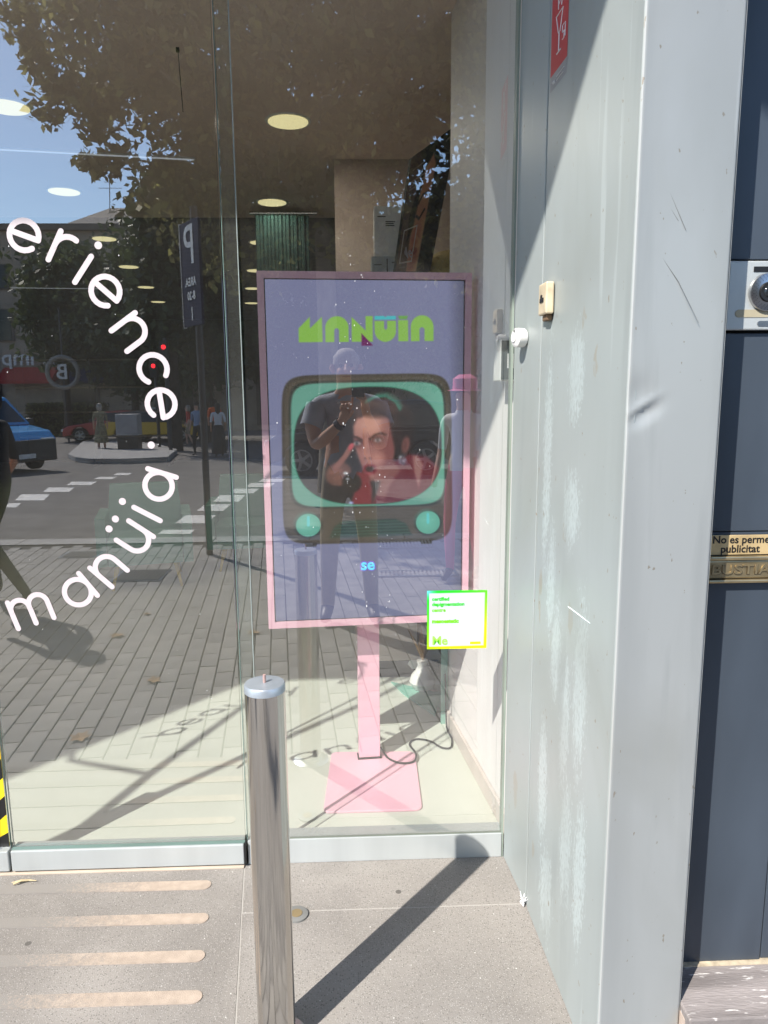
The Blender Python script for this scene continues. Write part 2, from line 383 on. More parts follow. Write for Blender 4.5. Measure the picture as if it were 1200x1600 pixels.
b = MB(); b.box((-3.4, 1.503, -.0610), (.50, 2.3, -.0012)); b.obj('joint_fill', mat('joint_fill', (.40, .38, .35), .9), apron)
b = MB(); b.box((-3.4, 1.52, -.060), (.5, 2.3, -.006)); 
b = MB(); b.box((jl[1][0]-.01, 1.505, -.05), (jl[0][0]+.0, 2.3, -.0495))
# tan anti-slip strips with round ends
M['tan_grit'] = mat('tan_grit', (.45, .365, .295), .9, var=.14, scale=30, bump=.3, bscale=400)
def wear_tan():
    m = M['tan_grit']; nt = m.node_tree; n = nt.nodes; l = nt.links; b = n['Principled BSDF']; prev = b.inputs['Base Color'].links[0].from_socket
    tc = n.new('ShaderNodeTexCoord'); no = n.new('ShaderNodeTexNoise'); no.inputs['Scale'].default_value = 3; no.inputs['Detail'].default_value = 9
    n3 = n.new('ShaderNodeTexNoise'); n3.inputs['Scale'].default_value = 160; n3.inputs['Detail'].default_value = 2
    l.new(tc.outputs['Object'], no.inputs['Vector']); l.new(tc.outputs['Object'], n3.inputs['Vector'])
    sp = n.new('ShaderNodeSeparateXYZ'); l.new(tc.outputs['Object'], sp.inputs[0])
    mr = n.new('ShaderNodeMapRange'); mr.inputs[1].default_value = -.50; mr.inputs[2].default_value = -1.15; mr.inputs[3].default_value = 0; mr.inputs[4].default_value = .75; l.new(sp.outputs[0], mr.inputs[0])
    a = n.new('ShaderNodeMath'); a.operation = 'MULTIPLY_ADD'; a.inputs[1].default_value = .5; l.new(n3.outputs['Fac'], a.inputs[0]); l.new(mr.outputs[0], a.inputs[2])
    c = n.new('ShaderNodeMapRange'); c.inputs[1].default_value = .45; c.inputs[2].default_value = .75; l.new(a.outputs[0], c.inputs[0])
    mx = n.new('ShaderNodeMix'); mx.data_type = 'RGBA'; l.new(c.outputs[0], mx.inputs[0]); l.new(prev, mx.inputs[6]); mx.inputs[7].default_value = (.27, .25, .228, 1); l.new(mx.outputs[2], b.inputs['Base Color'])
wear_tan()
for (xe, yc) in ((-.478, 2.127), (-.457, 1.977), (-.438, 1.828), (-.417, 1.688), (-.40, 1.56)):
    w = .021; pts = [(xe-w+w*math.cos(a), yc+w*math.sin(a)) for a in np.linspace(-math.pi/2, math.pi/2, 12)] + [(-1.66, yc+w+.012), (-1.66, yc-w+.012)]
    b = MB(); b.prism(pts, 'z', .0002, .0026); b.obj('grip_strip', M['tan_grit'], apron)
# threshold strip
b = MB(); b.box((-3.4, 2.205, .0), (-.386, 2.24, .006)); o = b.obj('threshold_strip', mat('threshold', (.60, .50, .40), .5), apron, bevel=.001)
# pavers beyond the apron
pave = struct(bpy.data.objects.new('pavement', None)); COL.objects.link(pave)
b = MB(); b.box((-9, -3.05, -.20), (4, 1.497, -.012)); b.obj('paver_bed', M['grout'], pave)
far_m = mat('far_pavement', (.24, .23, .22), .85, var=.2, scale=4, detail=9)
b = MB(); b.box((-60, -3.05, -.20), (-9.005, 1.497, -.003)); b.box((4.005, -3.05, -.20), (60, 1.42, -.003)); b.obj('outer_pavement', far_m, pave)
ang = math.radians(-6); ca, sa = math.cos(ang), math.sin(ang)
pw, pl, gp_ = .0935, .1975, .006
def paver_mesh(m):
    b = MB(); x, y = pw/2, pl/2; c = .003
    b.hull8([(-x, -y, -.03), (x, -y, -.03), (x, y, -.03), (-x, y, -.03)], [(-x, -y, -.004), (x, -y, -.004), (x, y, -.004), (-x, y, -.004)])
    b.hull8([(-x, -y, -.004), (x, -y, -.004), (x, y, -.004), (-x, y, -.004)], [(-x+c, -y+c, -.0015), (x-c, -y+c, -.0015), (x-c, y-c, -.0015), (-x+c, y-c, -.0015)])
    return b.mesh('paver', m)
cells = []
for i in range(-80, 50):
    for j in range(-20, 14):
        lx, ly = i*.1, j*.2+(.0 if i % 2 else .1)
        x = ca*lx-sa*ly-.5; y = sa*lx+ca*ly
        if -5.2 < x < 3.0 and -3.05+.16 < y < 1.62: cells.append((x, y, random.uniform(-.0015, .001)))
cells.sort(key=lambda c: (abs(c[0]+.9)*.75+(1.5-c[1])) if c[1] > -2.2 else 99)
pmesh = [paver_mesh(M['paver']), paver_mesh(M['paver2']), paver_mesh(mat('paver3', (.27, .258, .243), .8, var=.2, scale=5, bump=.15, bscale=140, detail=8))]
for (x, y, dz) in cells[:290]:
    o = link('paver', random.choice(pmesh), pave); o.location = (x, y, dz); o.rotation_euler.z = ang
b = MB()
for (x, y, dz) in cells[290:]:
    q = [(x+ca*u-sa*v, y+sa*u+ca*v) for u, v in ((-pw/2, -pl/2), (pw/2, -pl/2), (pw/2, pl/2), (-pw/2, pl/2))]
    b.hull8([(*p, -.03) for p in q], [(*p, -.002+dz) for p in q])
stuff(b.obj('paver_field', M['paver'], pave))
# kerb
kerb = struct(thing('kerb', '', '')); del kerb['label'], kerb['category']
kb = MB(); kb.box((-.495, -.14, -.30), (.495, .14, 0)); kme = kb.mesh('kerb_block', M['kerb_stone'])
for i in range(-22, 22):
    o = link('kerb_block', kme, kerb); o.location = (i*1.0, -3.195, random.uniform(-.003, .0)); 
# road
rb = MB(); ys = [-3.33, -9, -16, -24, -34, -60, -220]
vs_ = []; 
for y in ys: vs_ += [(-300, y, zroad(max(y, -60))), (300, y, zroad(max(y, -60)))]
rb.add(vs_, [(2*i, 2*i+1, 2*i+3, 2*i+2) for i in range(len(ys)-1)])
road = struct(rb.obj('road', M['asphalt']))
b = MB(); b.box((-300, -3.34, -1.7), (300, 200, -.205)); struct(b.obj('ground', far_m))
for (x0, x1, y0, y1, sh) in ((70,235,518,547,30),(200,350,486,507,28),(310,455,459,475,28),(440,550,436,447,24),(530,622,418,428,20),(820,1015,617,655,50),(740,915,685,705,25),
                         (920,1085,565,597,40),(1000,1150,522,553,30),(1075,1215,492,514,26),(1150,1290,465,485,24),(1210,1340,446,460,20),(1290,1400,430,442,18),(20,100,560,580,25)):
    c = [(x0, y1), (x1-sh, y1), (x1, y0), (x0+sh, y0)]
    q = [VR(a/3, 600+c_/3) for a, c_ in c]
    b = MB(); b.add([p+Vector((0, 0, .005)) for p in q], [(0, 1, 2, 3)]); b.obj('crossing_stripe', M['zebra_paint'], road)
# covers and grates in the pavement
def cover(px0, px1, py0, py1, label):
    a = V(px0, 0, 6.9); P = [G(px0, py1), G(px1, py1), G(px1+6, py0), G(px0+12, py0)]
    xs = [p.x for p in P]; yy = [2*YG-p.y for p in P]; x0, x1, y0, y1 = min(xs), max(xs), min(yy), max(yy)
    t = thing('utility_cover', label, 'cover', None, ((x0+x1)/2, (y0+y1)/2, 0)); w, h = (x1-x0)/2, (y1-y0)/2
    b = MB(); b.box((-w, -h, .0005), (w, h, .004)); b.obj('rim', M['steel_brushed'], t)
    b = MB(); b.box((-w+.02, -h+.02, .0045), (w-.02, h-.02, .007)); b.obj('lid', M['cast_iron'], t)
    b = MB()
    for i in range(10): b.box((-w+.04+i*(2*w-.08)/10, -h+.04, .0072), (-w+.055+i*(2*w-.08)/10, h-.04, .009))
    stuff(b.obj('tread', M['cast_iron'], t))
cover(96, 150, 862, 871, 'dark iron utility cover nearer the kerb, seen mirrored in the door glass')
cover(182, 250, 891, 908, 'dark iron utility cover nearer the shop, mirrored beside the lettering')
def grate(x0, x1, y0, y1, label):
    t = thing('drain_grate', label, 'grate', None, ((x0+x1)/2, (y0+y1)/2, 0)); w, h = (x1-x0)/2, (y1-y0)/2
    b = MB(); b.box((-w-.02, -h-.02, .0005), (w+.02, -h, .008)); b.box((-w-.02, h, .0005), (w+.02, h+.02, .008)); b.box((-w-.02, -h, .0005), (-w, h, .008)); b.box((w, -h, .0005), (w+.02, h, .008)); b.obj('rim', M['steel_brushed'], t)
    b = MB(); n = int(2*w/.035)
    for i in range(n): b.box((-w+.008+i*.035, -h+.001, .001), (-w+.026+i*.035, h-.001, .007))
    stuff(b.obj('grate_bars', M['kerb_stone'], t))
grate(.10, .82, -1.66, -1.50, 'pale slotted drain grate in the pavers behind the photographer, nearer the shop')
grate(.12, .72, -2.95, -2.62, 'pale slotted drain grate in the pavers behind the photographer, at the kerb')
# dry leaves
def dry_leaf(loc, s, label, rz):
    b = MB(); pts = [(0, -1), (.35, -.55), (1, -.5), (.6, 0), (.9, .5), (.3, .45), (0, 1), (-.35, .5), (-.9, .55), (-.55, 0), (-1, -.45), (-.3, -.55)]
    vs2 = [(x*s, y*s, .004+.35*s*abs(x)*(.6+.4*y)) for x, y in pts]+[(0, 0, .003)]
    b.add(vs2, [(i, (i+1) % 12, 12) for i in range(12)]); o = b.obj('dry_leaf', M['dry_leaf']); o.location = loc; o.rotation_euler.z = rz
    tag(o, label, 'leaf', 'dry leaves fallen on the pavement')
for (px, py, s, l, r) in ((183, 994, .05, 'small dry leaf mirrored under the letter a of the lower word', .4), (240, 1064, .045, 'small curled dry leaf mirrored on the pavers left of the bollard', 1.8),
                          (125, 1153, .05, 'large dry brown leaf mirrored low in the door glass', 2.6), (396, 990, .045, 'dry leaf mirrored just left of the foot of the pink frame', 1.0), (230, 960, .03, 'tiny brown leaf mirrored between the pavers', .7)):
    p = G(px, py); dry_leaf((p.x, 2*YG-p.y, 0), s, l, r)
b = MB(); b.tube([(-.02, 0, .008), (.0, .012, .012), (.022, .02, .007), (.045, .018, .006)], [.003, .004, .003, .001], 6); b.tube([(-.03, .012, .006), (0, .012, .012)], [.001, .003], 5)
o = b.obj('twig', mat('straw', (.62, .5, .3), .8)); o.location = (-1.085, 2.15, 0); tag(o, 'pale straw coloured scrap of dry plant on the apron below the door rail', 'twig')
t = thing('floor_socket', 'round steel stud set flush in the apron behind the bollard', 'floor stud', None, (-.196, 1.978, 0))
b = MB(); b.tube([(0, 0, .0003), (0, 0, .006), (0, 0, .007)], [.034, .034, .030], 32); b.obj('ring', mat('stud_steel', (.22, .22, .21), .6, .2), t, True)
b = MB(); b.cyl((0, 0, .0072), (0, 0, .0085), .017, n=24); b.obj('hub', mat('stud_brass', (.25, .19, .10), .6, .2), t, True)

# ================================================================== SHOP INTERIOR (skewed to the glass)
inter = MB(); inter.box((-9.5, 2.26, -.10), (4.2, 16.5, 0.0)); struct(inter.obj('floor', M['floor_resin']))
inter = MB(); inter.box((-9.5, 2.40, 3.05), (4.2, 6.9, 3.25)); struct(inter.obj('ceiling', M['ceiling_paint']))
inter = MB(); inter.box((-9.5, 6.903, 3.053), (4.2, 16.5, 3.25)); struct(inter.obj('ceiling', mat('dark_ceiling', (.16, .135, .12), .8)))  # far panel painted darker, standing for the dimness deep in the shop
inter = MB(); inter.box((-9.6, 2.4, 0), (-9.5, 16.5, 3.05)); inter.box((-9.6, 16.5, 0), (4.2, 16.7, 3.05)); struct(inter.obj('shop_back_wall', M['dark_wall']))
# right-hand side wall from the glass to its free edge
wd = Vector((.409-.507, 3.26-2.428, 0)).normalized(); wn_ = Vector((wd.y, -wd.x, 0))
def wpt(s, off=0): return Vector((.507, 2.428, 0))+wd*s+wn_*off
S0, S1 = -.135, .835
b = MB(); b.hull8([wpt(S0), wpt(S0, .10), wpt(S1, .10), wpt(S1)], [p+Vector((0, 0, 3.05)) for p in (wpt(S0), wpt(S0, .10), wpt(S1, .10), wpt(S1))])
sw = tag(b.obj('side_wall', M['white_paint'], bevel=.002), 'white painted side wall inside the shop, right of the pink screen', 'wall')
b = MB(); q = (wpt(S0+.01, -.014), wpt(S0+.01, -.001), wpt(S1, -.001), wpt(S1, -.014)); b.hull8([p+Vector((0, 0, .001)) for p in q], [p+Vector((0, 0, .075)) for p in q]); b.obj('skirting', mat('skirting', (.66, .58, .54), .5), sw, bevel=.002)
# walls further in
b = MB(); b.box((-.12, 5.2, 0), (3.0, 5.3, 3.05)); struct(b.obj('wall_rear', M['beige_wall']))
b = MB(); b.box((2.9, 2.5, 0), (3.0, 5.2, 3.05)); struct(b.obj('wall_right', M['beige_wall']))
# ceiling lights
lampm = emis('lamp_disc', (1.0, .88, .48), .42)
gl = [(-1.835, 4.297), (-2.191, 6.011), (-2.481, 7.796), (-2.754, 9.508), (-3.053, 11.342), (-3.358, 13.187), (-.359, 4.491), (-.653, 6.329), (-.949, 7.992), (-1.243, 9.819), (-1.514, 11.509), (-1.797, 13.42)]
b = MB(); b.tube([(0, 0, -.008), (0, 0, -.001)], [.128, .132], 32); ringm = b.mesh('trim_ring', M['white_plastic'])
b = MB(); b.tube([(0, 0, -.0125), (0, 0, -.0085)], [.112, .114], 32); diskm = b.mesh('diffuser', lampm)
ordn = ['nearest', 'second', 'third', 'fourth', 'fifth', 'farthest']
for i, (x, y) in enumerate(gl):
    side = 'left row, over the lettering' if i < 6 else 'right row, above the pink screen'
    t = thing('ceiling_light', f'{ordn[i%6]} round yellowish downlight of the {side}', 'ceiling light', 'round downlights in the shop ceiling', (x, y, 3.05))
    for nme, me in (('trim_ring', ringm), ('diffuser', diskm)): link(nme, me, t)
    ld = bpy.data.lights.new('lamp_light', 'AREA'); ld.shape = 'DISK'; ld.size = .22; ld.energy = (3.6, 1.6, .8, .5, .4, .4)[i % 6]; ld.color = (1, .90, .76)
    lo_ = bpy.data.objects.new('lamp_light', ld); COL.objects.link(lo_); lo_.parent = t; lo_.location = (0, 0, -.016)
for (x0, y0, x1, y1, lab) in ((-3.6, 4.75, -1.026, 5.178, 'long thin white linear lamp across the near ceiling'), (-5.0, 11.30, -3.75, 11.45, 'short thin linear lamp deep in the shop, by the letter i')):
    t = thing('linear_lamp', lab, 'ceiling light', None, ((x0+x1)/2, (y0+y1)/2, 3.05)); L = math.hypot(x1-x0, y1-y0); t.rotation_euler.z = math.atan2(y1-y0, x1-x0)
    b = MB(); b.box((-L/2, -.012, -.014), (L/2, .012, -.001)); b.obj('housing', M['white_plastic'], t)
    b = MB(); b.box((-L/2+.01, -.010, -.018), (L/2-.01, .010, -.0145)); b.obj('diffuser', emis('strip_light', (.8, .85, .95), .16), t)
t = thing('ceiling_hook', 'thin dark cable with a hook hanging from the ceiling above the door', 'hanging hook', None, (-.757, 3.6, 0))
a = Pv(277, 66, 3.6); c = Pv(286, 175, 3.6)
b = MB(); b.tube([(a.x+.757, 0, 3.05), (a.x+.757, 0, a.z), (c.x+.757, 0, c.z)], .0018, 6); b.obj('cable', M['black_plastic'], t)
b = MB(); b.box((a.x+.750, -.006, a.z-.04), (a.x+.764, .006, a.z)); b.obj('clamp', M['black_plastic'], t)

# ------------------------------------------------------------------ painting helpers for flat print
class Canvas:
    def __init__(s, X, Y, bg): s.X, s.Y = X, Y; s.c = np.zeros(X.shape+(3,)); s.c[:] = bg
    def put(s, a, col): s.c = s.c*(1-a[..., None])+np.array(col, float)*a[..., None]
    def ell(s, cx, cy_, rx, ry, ang=0, soft=1.0):
        c, d = math.cos(math.radians(ang)), math.sin(math.radians(ang)); x = s.X-cx; y = s.Y-cy_
        u = (x*c+y*d)/rx; v = (-x*d+y*c)/ry; r = np.sqrt(u*u+v*v)
        return np.clip((1-r)*min(rx, ry)/soft+.5, 0, 1)
    def sup(s, cx, cy_, rx, ry, n=4, soft=1.0):
        r = (np.abs((s.X-cx)/rx)**n+np.abs((s.Y-cy_)/ry)**n)**(1/n); return np.clip((1-r)*min(rx, ry)/soft+.5, 0, 1)
    def poly(s, pts, soft=.8):
        P = np.array(pts, float); d = np.full(s.X.shape, 1e9); ins = np.zeros(s.X.shape, bool)
        for i in range(len(P)):
            a, b_ = P[i], P[(i+1) % len(P)]; e = b_-a; w = np.stack([s.X-a[0], s.Y-a[1]], -1)
            t = np.clip((w@e)/(e@e), 0, 1); q = w-t[..., None]*e; d = np.minimum(d, np.sqrt((q**2).sum(-1)))
            cnd = (a[1] > s.Y) != (b_[1] > s.Y)
            with np.errstate(divide='ignore', invalid='ignore'):
                xi = (b_[0]-a[0])*(s.Y-a[1])/((b_[1]-a[1]) or 1e-9)+a[0]
            ins ^= cnd & (s.X < xi)
        return np.clip(np.where(ins, d, -d)/soft+.5, 0, 1)
    def line(s, pts, w, soft=.8):
        d = np.full(s.X.shape, 1e9)
        for a, b_ in zip(pts[:-1], pts[1:]):
            a = np.array(a, float); b_ = np.array(b_, float); e = b_-a; q = np.stack([s.X-a[0], s.Y-a[1]], -1); t = np.clip((q@e)/(e@e), 0, 1)
            q = q-t[..., None]*e; d = np.minimum(d, np.sqrt((q**2).sum(-1)))
        return np.clip((w/2-d)/soft+.5, 0, 1)
def print_sheet(name, corners, cv, m, parent=None):   # corners: TL, TR, BL, BR world positions
    h, w = cv.X.shape
    u = np.linspace(0, 1, w)[None, :, None]; v = np.linspace(0, 1, h)[:, None, None]
    TL, TR, BL, BR = [np.array(c) for c in corners]
    P = (TL*(1-u)+TR*u)*(1-v)+(BL*(1-u)+BR*u)*v
    idx = np.arange(h*w).reshape(h, w); F = np.stack([idx[:-1, :-1], idx[1:, :-1], idx[1:, 1:], idx[:-1, 1:]], -1).reshape(-1, 4)
    me = bpy.data.meshes.new(name); me.from_pydata(P.reshape(-1, 3), [], F.tolist())
    at = me.attributes.new('print', 'FLOAT_COLOR', 'POINT')
    lin = sl2(np.clip(cv.c, 0, 255)); at.data.foreach_set('color', np.concatenate([lin, np.ones((h, w, 1))], -1).ravel().astype(np.float32))
    me.materials.append(m); return link(name, me, parent)

# ================================================================== PINK SCREEN TOTEM
tot = thing('display_totem', 'pink framed portrait display on a pink pole stand behind the shop glass', 'display screen', None, (.035, 2.90, 0))
tr_ = math.radians(4.3)
tot2 = tot
hw, z0, z1 = .3917, .638, 1.967; cyz = -.13
rot = Matrix.Rotation(tr_, 4, 'Z')
def TX(x, y, z): p = rot @ Vector((x, y, z)); return (p.x, p.y, p.z)
def tbox(b, a, c, mi=0):
    (x0, y0, zz0), (x1, y1, zz1) = a, c
    b.hull8([TX(x0, y0, zz0), TX(x1, y0, zz0), TX(x1, y1, zz0), TX(x0, y1, zz0)], [TX(x0, y0, zz1), TX(x1, y0, zz1), TX(x1, y1, zz1), TX(x0, y1, zz1)], mi)
fw = .024
b = MB(); tbox(b, (-hw, cyz, z0), (-hw+fw, cyz+.07, z1)); tbox(b, (hw-fw, cyz, z0), (hw, cyz+.07, z1)); tbox(b, (-hw+fw, cyz, z1-fw), (hw-fw, cyz+.07, z1)); tbox(b, (-hw+fw, cyz, z0), (hw-fw, cyz+.07, z0+fw))
b.obj('frame', M['pink_lacquer'], tot)
b = MB(); tbox(b, (-hw+fw+.0005, cyz+.012, z0+fw+.0005), (hw-fw-.0005, cyz+.069, z1-fw-.0005)); body = b.obj('display_body', M['black_plastic'], tot)
W_, H_ = 300, 520
u = np.linspace(0, 1, W_)[None, :]; v = np.linspace(0, 1, H_)[:, None]
TLp, TRp, BRp, BLp = (413, 432), (727, 437), (716, 968), (424, 972)
X = (TLp[0]*(1-u)+TRp[0]*u)*(1-v)+(BLp[0]*(1-u)+BRp[0]*u)*v; Y = (TLp[1]*(1-u)+TRp[1]*u)*(1-v)+(BLp[1]*(1-u)+BRp[1]*u)*v
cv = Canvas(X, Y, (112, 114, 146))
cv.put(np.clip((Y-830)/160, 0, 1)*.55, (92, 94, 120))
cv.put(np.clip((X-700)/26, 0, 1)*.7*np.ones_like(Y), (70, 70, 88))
def z6(x, y): return (430+x/4, 460+y/4)
GR = (126, 172, 72)
def P6(l): return [z6(*p) for p in l]
cv.put(cv.poly(P6([(137,265),(137,180),(207,112),(207,182),(282,112),(285,265)])), GR)
def archy(x0, x1, n0, n1):
    cxm = (x0+x1)/2; pts = [(x0, 266)]+[(cxm-(x1-x0)/2*math.cos(t), 180-70*math.sin(t)) for t in np.linspace(0, math.pi, 16)]+[(x1, 266), (n1, 266)]+[((n0+n1)/2+(n1-n0)/2*math.cos(t), 198-16*math.sin(t)) for t in np.linspace(0, math.pi, 8)]+[(n0, 266)]
    cv.put(cv.poly(P6(pts)), GR)
archy(302, 448, 358, 388); archy(842, 988, 898, 930)
cv.put(cv.poly(P6([(467,265),(467,115),(555,198),(555,112),(600,112),(600,266)])), GR)
cv.put(cv.poly(P6([(529,215),(529,290),(602,290)])), (96, 20, 84))
pts = [(612,142),(672,142),(672,185),(682,197),(692,185),(692,142),(748,142),(748,200)]+[(680+68*math.cos(t), 202+66*math.sin(t)) for t in np.linspace(0, math.pi, 16)]
cv.put(cv.poly(P6(pts)), GR); cv.put(cv.poly(P6([(612,112),(672,112),(682,120),(692,112),(748,112),(748,134),(612,134)])), (62, 170, 178))
cv.put(cv.poly(P6([(762,138),(825,138),(825,266),(762,266)])), GR); cv.put(cv.poly(P6([(762,112),(825,112),(818,132),(770,132)])), (96, 150, 66))
# the drawn television set
cv.put(cv.sup(*z6(562, 1002), 134, 134.5, 9, 2.5), (62, 55, 48))
cv.put(cv.sup(*z6(562, 1000), 130, 130, 9, 4)*.8, (78, 70, 60))
cv.put(cv.sup(*z6(566, 905), 124, 101, 9, 2), (44, 46, 40))
cv.put(cv.sup(*z6(566, 906), 121, 98, 8, 2.5), (90, 144, 128))
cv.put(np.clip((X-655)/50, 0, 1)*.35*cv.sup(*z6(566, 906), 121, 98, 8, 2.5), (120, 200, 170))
cv.put(cv.sup(*z6(566, 914), 118, 94.5, 2.7, 1.2), (60, 128, 106)); TVS = cv.sup(*z6(566, 914), 116.5, 93, 2.7, 1.2); cv.put(TVS, (24, 21, 25))
# portrait on the screen
z6_flat = z6
def z6(x, y):
    a_ = math.radians(-2); dx, dy = (x-610)*1.02, (y-930)*1.02
    return z6_flat(608+dx*math.cos(a_)-dy*math.sin(a_), 915+dx*math.sin(a_)+dy*math.cos(a_))
def F(a, col): cv.put(a*TVS, col)
def e6(x, y, rx, ry, ang=0, soft=1.0): return cv.ell(*z6(x, y), rx/4, ry/4, ang, soft)
F(e6(660, 770, 190, 165, 10, 10), (50, 34, 30)); F(e6(640, 700, 130, 60, 6, 10), (68, 46, 40)); F(e6(760, 900, 95, 190, 8, 8), (32, 22, 22))
for k, r in enumerate((0, 16, 34)): F(cv.line([z6(*(np.array((560+k*8, 650-r*.6))+np.array(p))) for p in ((0, 10), (60, -22), (130, -25), (190, 15), (215, 65))], 2.0, 2), (60, 150-k*30, 128-k*25))
F(cv.poly(P6([(590,655),(650,670),(680,690),(640,720),(610,715)])), (120, 118, 112))
F(cv.poly(P6([(640,1180),(700,1040),(820,990),(930,1010),(1010,1090),(1060,1300),(560,1300)]), 6), (92, 22, 34))
F(cv.poly(P6([(840,1000),(870,1000),(905,1060),(870,1210),(845,1100)]), 3), (140, 96, 92))
F(cv.poly(P6([(640,1110),(720,1020),(760,1090),(690,1180),(650,1270),(600,1250)]), 6), (120, 72, 70))
F(e6(800, 932, 24, 52, 10, 4), (118, 74, 68)); F(e6(796, 934, 12, 34, 10, 4), (84, 48, 46))
FACE = cv.poly(P6([(478,880),(482,800),(515,735),(560,700),(640,702),(705,740),(728,810),(735,900),(722,990),(690,1080),(650,1140),(605,1152),(562,1128),(530,1080),(512,1020),(492,960)]), 5)
F(FACE, (146, 98, 92)); 
def FF(a, col): cv.put(a*FACE*TVS, col)
FF(e6(590, 790, 110, 70, 0, 20), (182, 132, 118)); FF(e6(700, 860, 45, 160, 8, 16), (122, 76, 72)); FF(e6(700, 1000, 60, 150, 10, 22), (118, 66, 64)); FF(e6(620, 1010, 42, 40, 0, 12), (172, 118, 108)); FF(e6(530, 975, 18, 60, 0, 8), (140, 84, 76))
FF(e6(497, 905, 42, 30, 0, 7), (92, 52, 52)); FF(e6(627, 893, 50, 32, 0, 7), (96, 55, 54))
for (x, y) in ((497, 906), (627, 893)):
    F(e6(x, y, 24, 12, 0, 1), (168, 150, 148)); F(e6(x, y, 11, 12, 0, 1), (84, 88, 98)); F(e6(x, y, 5, 6, 0, .8), (12, 10, 10)); F(cv.line([z6(x-28, y+2), z6(x-12, y-15), z6(x+12, y-16), z6(x+30, y-2)], 1.2), (36, 20, 22))
F(cv.line([z6(470, 862), z6(500, 868), z6(530, 890)], 2.6, 1.4), (42, 24, 22)); F(cv.line([z6(580, 885), z6(610, 860), z6(650, 850), z6(680, 862)], 2.8, 1.4), (42, 24, 22))
F(cv.line([z6(552, 880), z6(548, 930), z6(540, 975)], 2.5, 4), (172, 118, 106)); F(e6(556, 990, 30, 20, 0, 4), (160, 106, 96)); F(e6(543, 1002, 7, 5, 0, 1.5), (60, 30, 30)); F(e6(574, 1002, 7, 5, 0, 1.5), (60, 30, 30))
F(cv.line([z6(540, 850), z6(546, 880)], 1.2, 1.5), (120, 70, 64)); F(cv.line([z6(562, 850), z6(560, 878)], 1.2, 1.5), (120, 70, 64))
F(e6(568, 1074, 46, 36, 0, 2.5), (112, 34, 46)); F(e6(570, 1070, 26, 17, 0, 2), (34, 10, 14)); F(e6(566, 1100, 28, 9, 0, 2), (140, 54, 62)); F(e6(570, 1135, 36, 12, 0, 5), (118, 70, 64))
F(e6(618, 706, 122, 46, 6, 9), (60, 40, 34)); F(cv.line([z6(520, 740), z6(570, 712), z6(640, 708), z6(715, 760)], 5, 5), (48, 30, 27)); F(cv.poly(P6([(700,720),(770,760),(778,900),(735,975),(716,860)]), 5), (42, 28, 26))
for k in range(26):
    a = k*2.4; r = 26*math.sqrt((k+.5)/26); F(e6(775+r*math.cos(a), 1022+r*math.sin(a)*1.4, 5, 5, 0, 1), random.choice([(210, 215, 225), (120, 128, 140), (60, 64, 70)]))
F(cv.poly(P6([(470,1100),(510,1080),(560,1110),(580,1200),(570,1300),(440,1300),(470,1200)]), 4), (108, 24, 36))
F(e6(375, 1090, 85, 75, -30, 5), (96, 64, 58)); F(cv.line([z6(360, 1050), z6(420, 985), z6(462, 922)], 9, 2), (128, 84, 76)); F(cv.line([z6(455, 934), z6(466, 914)], 6, 1.5), (175, 70, 80))
for k in range(3): F(cv.line([z6(330+k*26, 1080+k*36), z6(390+k*22, 1070+k*34)], 6.5, 2), (120-k*8, 80-k*6, 72-k*6))
F(e6(455, 1150, 60, 62, 0, 4), (20, 16, 18)); F(e6(420, 1088, 16, 9, 0, 1.5), (190, 195, 200)); F(e6(430, 1125, 12, 8, 0, 1.5), (170, 172, 178)); F(e6(445, 1277, 16, 8, 0, 1.5), (150, 170, 220))
z6 = z6_flat
k_b = np.array([1, 3, 4, 3, 1])/12.0; sm = cv.c.copy()
for ax_ in (0, 1): sm = sum(w_*np.roll(sm, i_-2, axis=ax_) for i_, w_ in enumerate(k_b))
cv.c = cv.c*(1-TVS[..., None])+sm*TVS[..., None]
cv.c += rng.normal(0, 2.0, cv.X.shape)[..., None]*TVS[..., None]
# lower fascia: two knobs, speaker, feet
for kx in (183, 940):
    cv.put(e6(kx, 1417, 90, 84, 0, 3), (40, 42, 36)); cv.put(e6(kx, 1415, 77, 75, 0, 1), (86, 154, 134)); cv.put(e6(kx-8, 1400, 60, 56, 0, 14), (98, 170, 150)); cv.put(cv.line([z6(kx, 1362), z6(kx, 1415)], 4.5, 1), (92, 190, 190))
SP = cv.poly(P6([(315,1500),(345,1430),(400,1390),(730,1385),(800,1420),(835,1495)]), 3)
cv.put(SP, (34, 50, 40))
for k in range(6): cv.put(SP*cv.line([z6(300, 1402+k*20), z6(860, 1398+k*20)], 1.6, 1), (58, 84, 68))
for fx in (200, 930): cv.put(cv.poly(P6([(fx-42, 1532), (fx+38, 1532), (fx+30, 1556), (fx-34, 1556)]), 1.5), (50, 44, 38))
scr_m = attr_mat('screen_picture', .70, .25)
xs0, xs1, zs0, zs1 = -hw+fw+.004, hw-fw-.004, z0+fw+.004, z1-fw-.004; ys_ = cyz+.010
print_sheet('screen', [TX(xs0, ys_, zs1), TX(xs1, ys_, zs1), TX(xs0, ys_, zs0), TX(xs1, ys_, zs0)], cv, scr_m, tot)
# caption on screen
def scr(px, py):                                      # picture position on the screen plane
    q = Pv(px, py, 2.775); return q
cap = scr(571, 883)
for (bold, m, off) in ((.006, emis('caption_outline', sl2((96, 72, 150)), .7), .0125), (.0015, emis('caption_blue', sl2((80, 176, 214)), .75), .0145)):
    me = text_mesh('caption', 'se', .062, m, .0005, bold); o = link('caption', me, tot)
    o.rotation_euler = (math.pi/2, 0, tr_); q = rot @ Vector(((cap.x-.035), ys_-.001-(off-.0125), 0)); o.location = (q.x, q.y, cap.z)
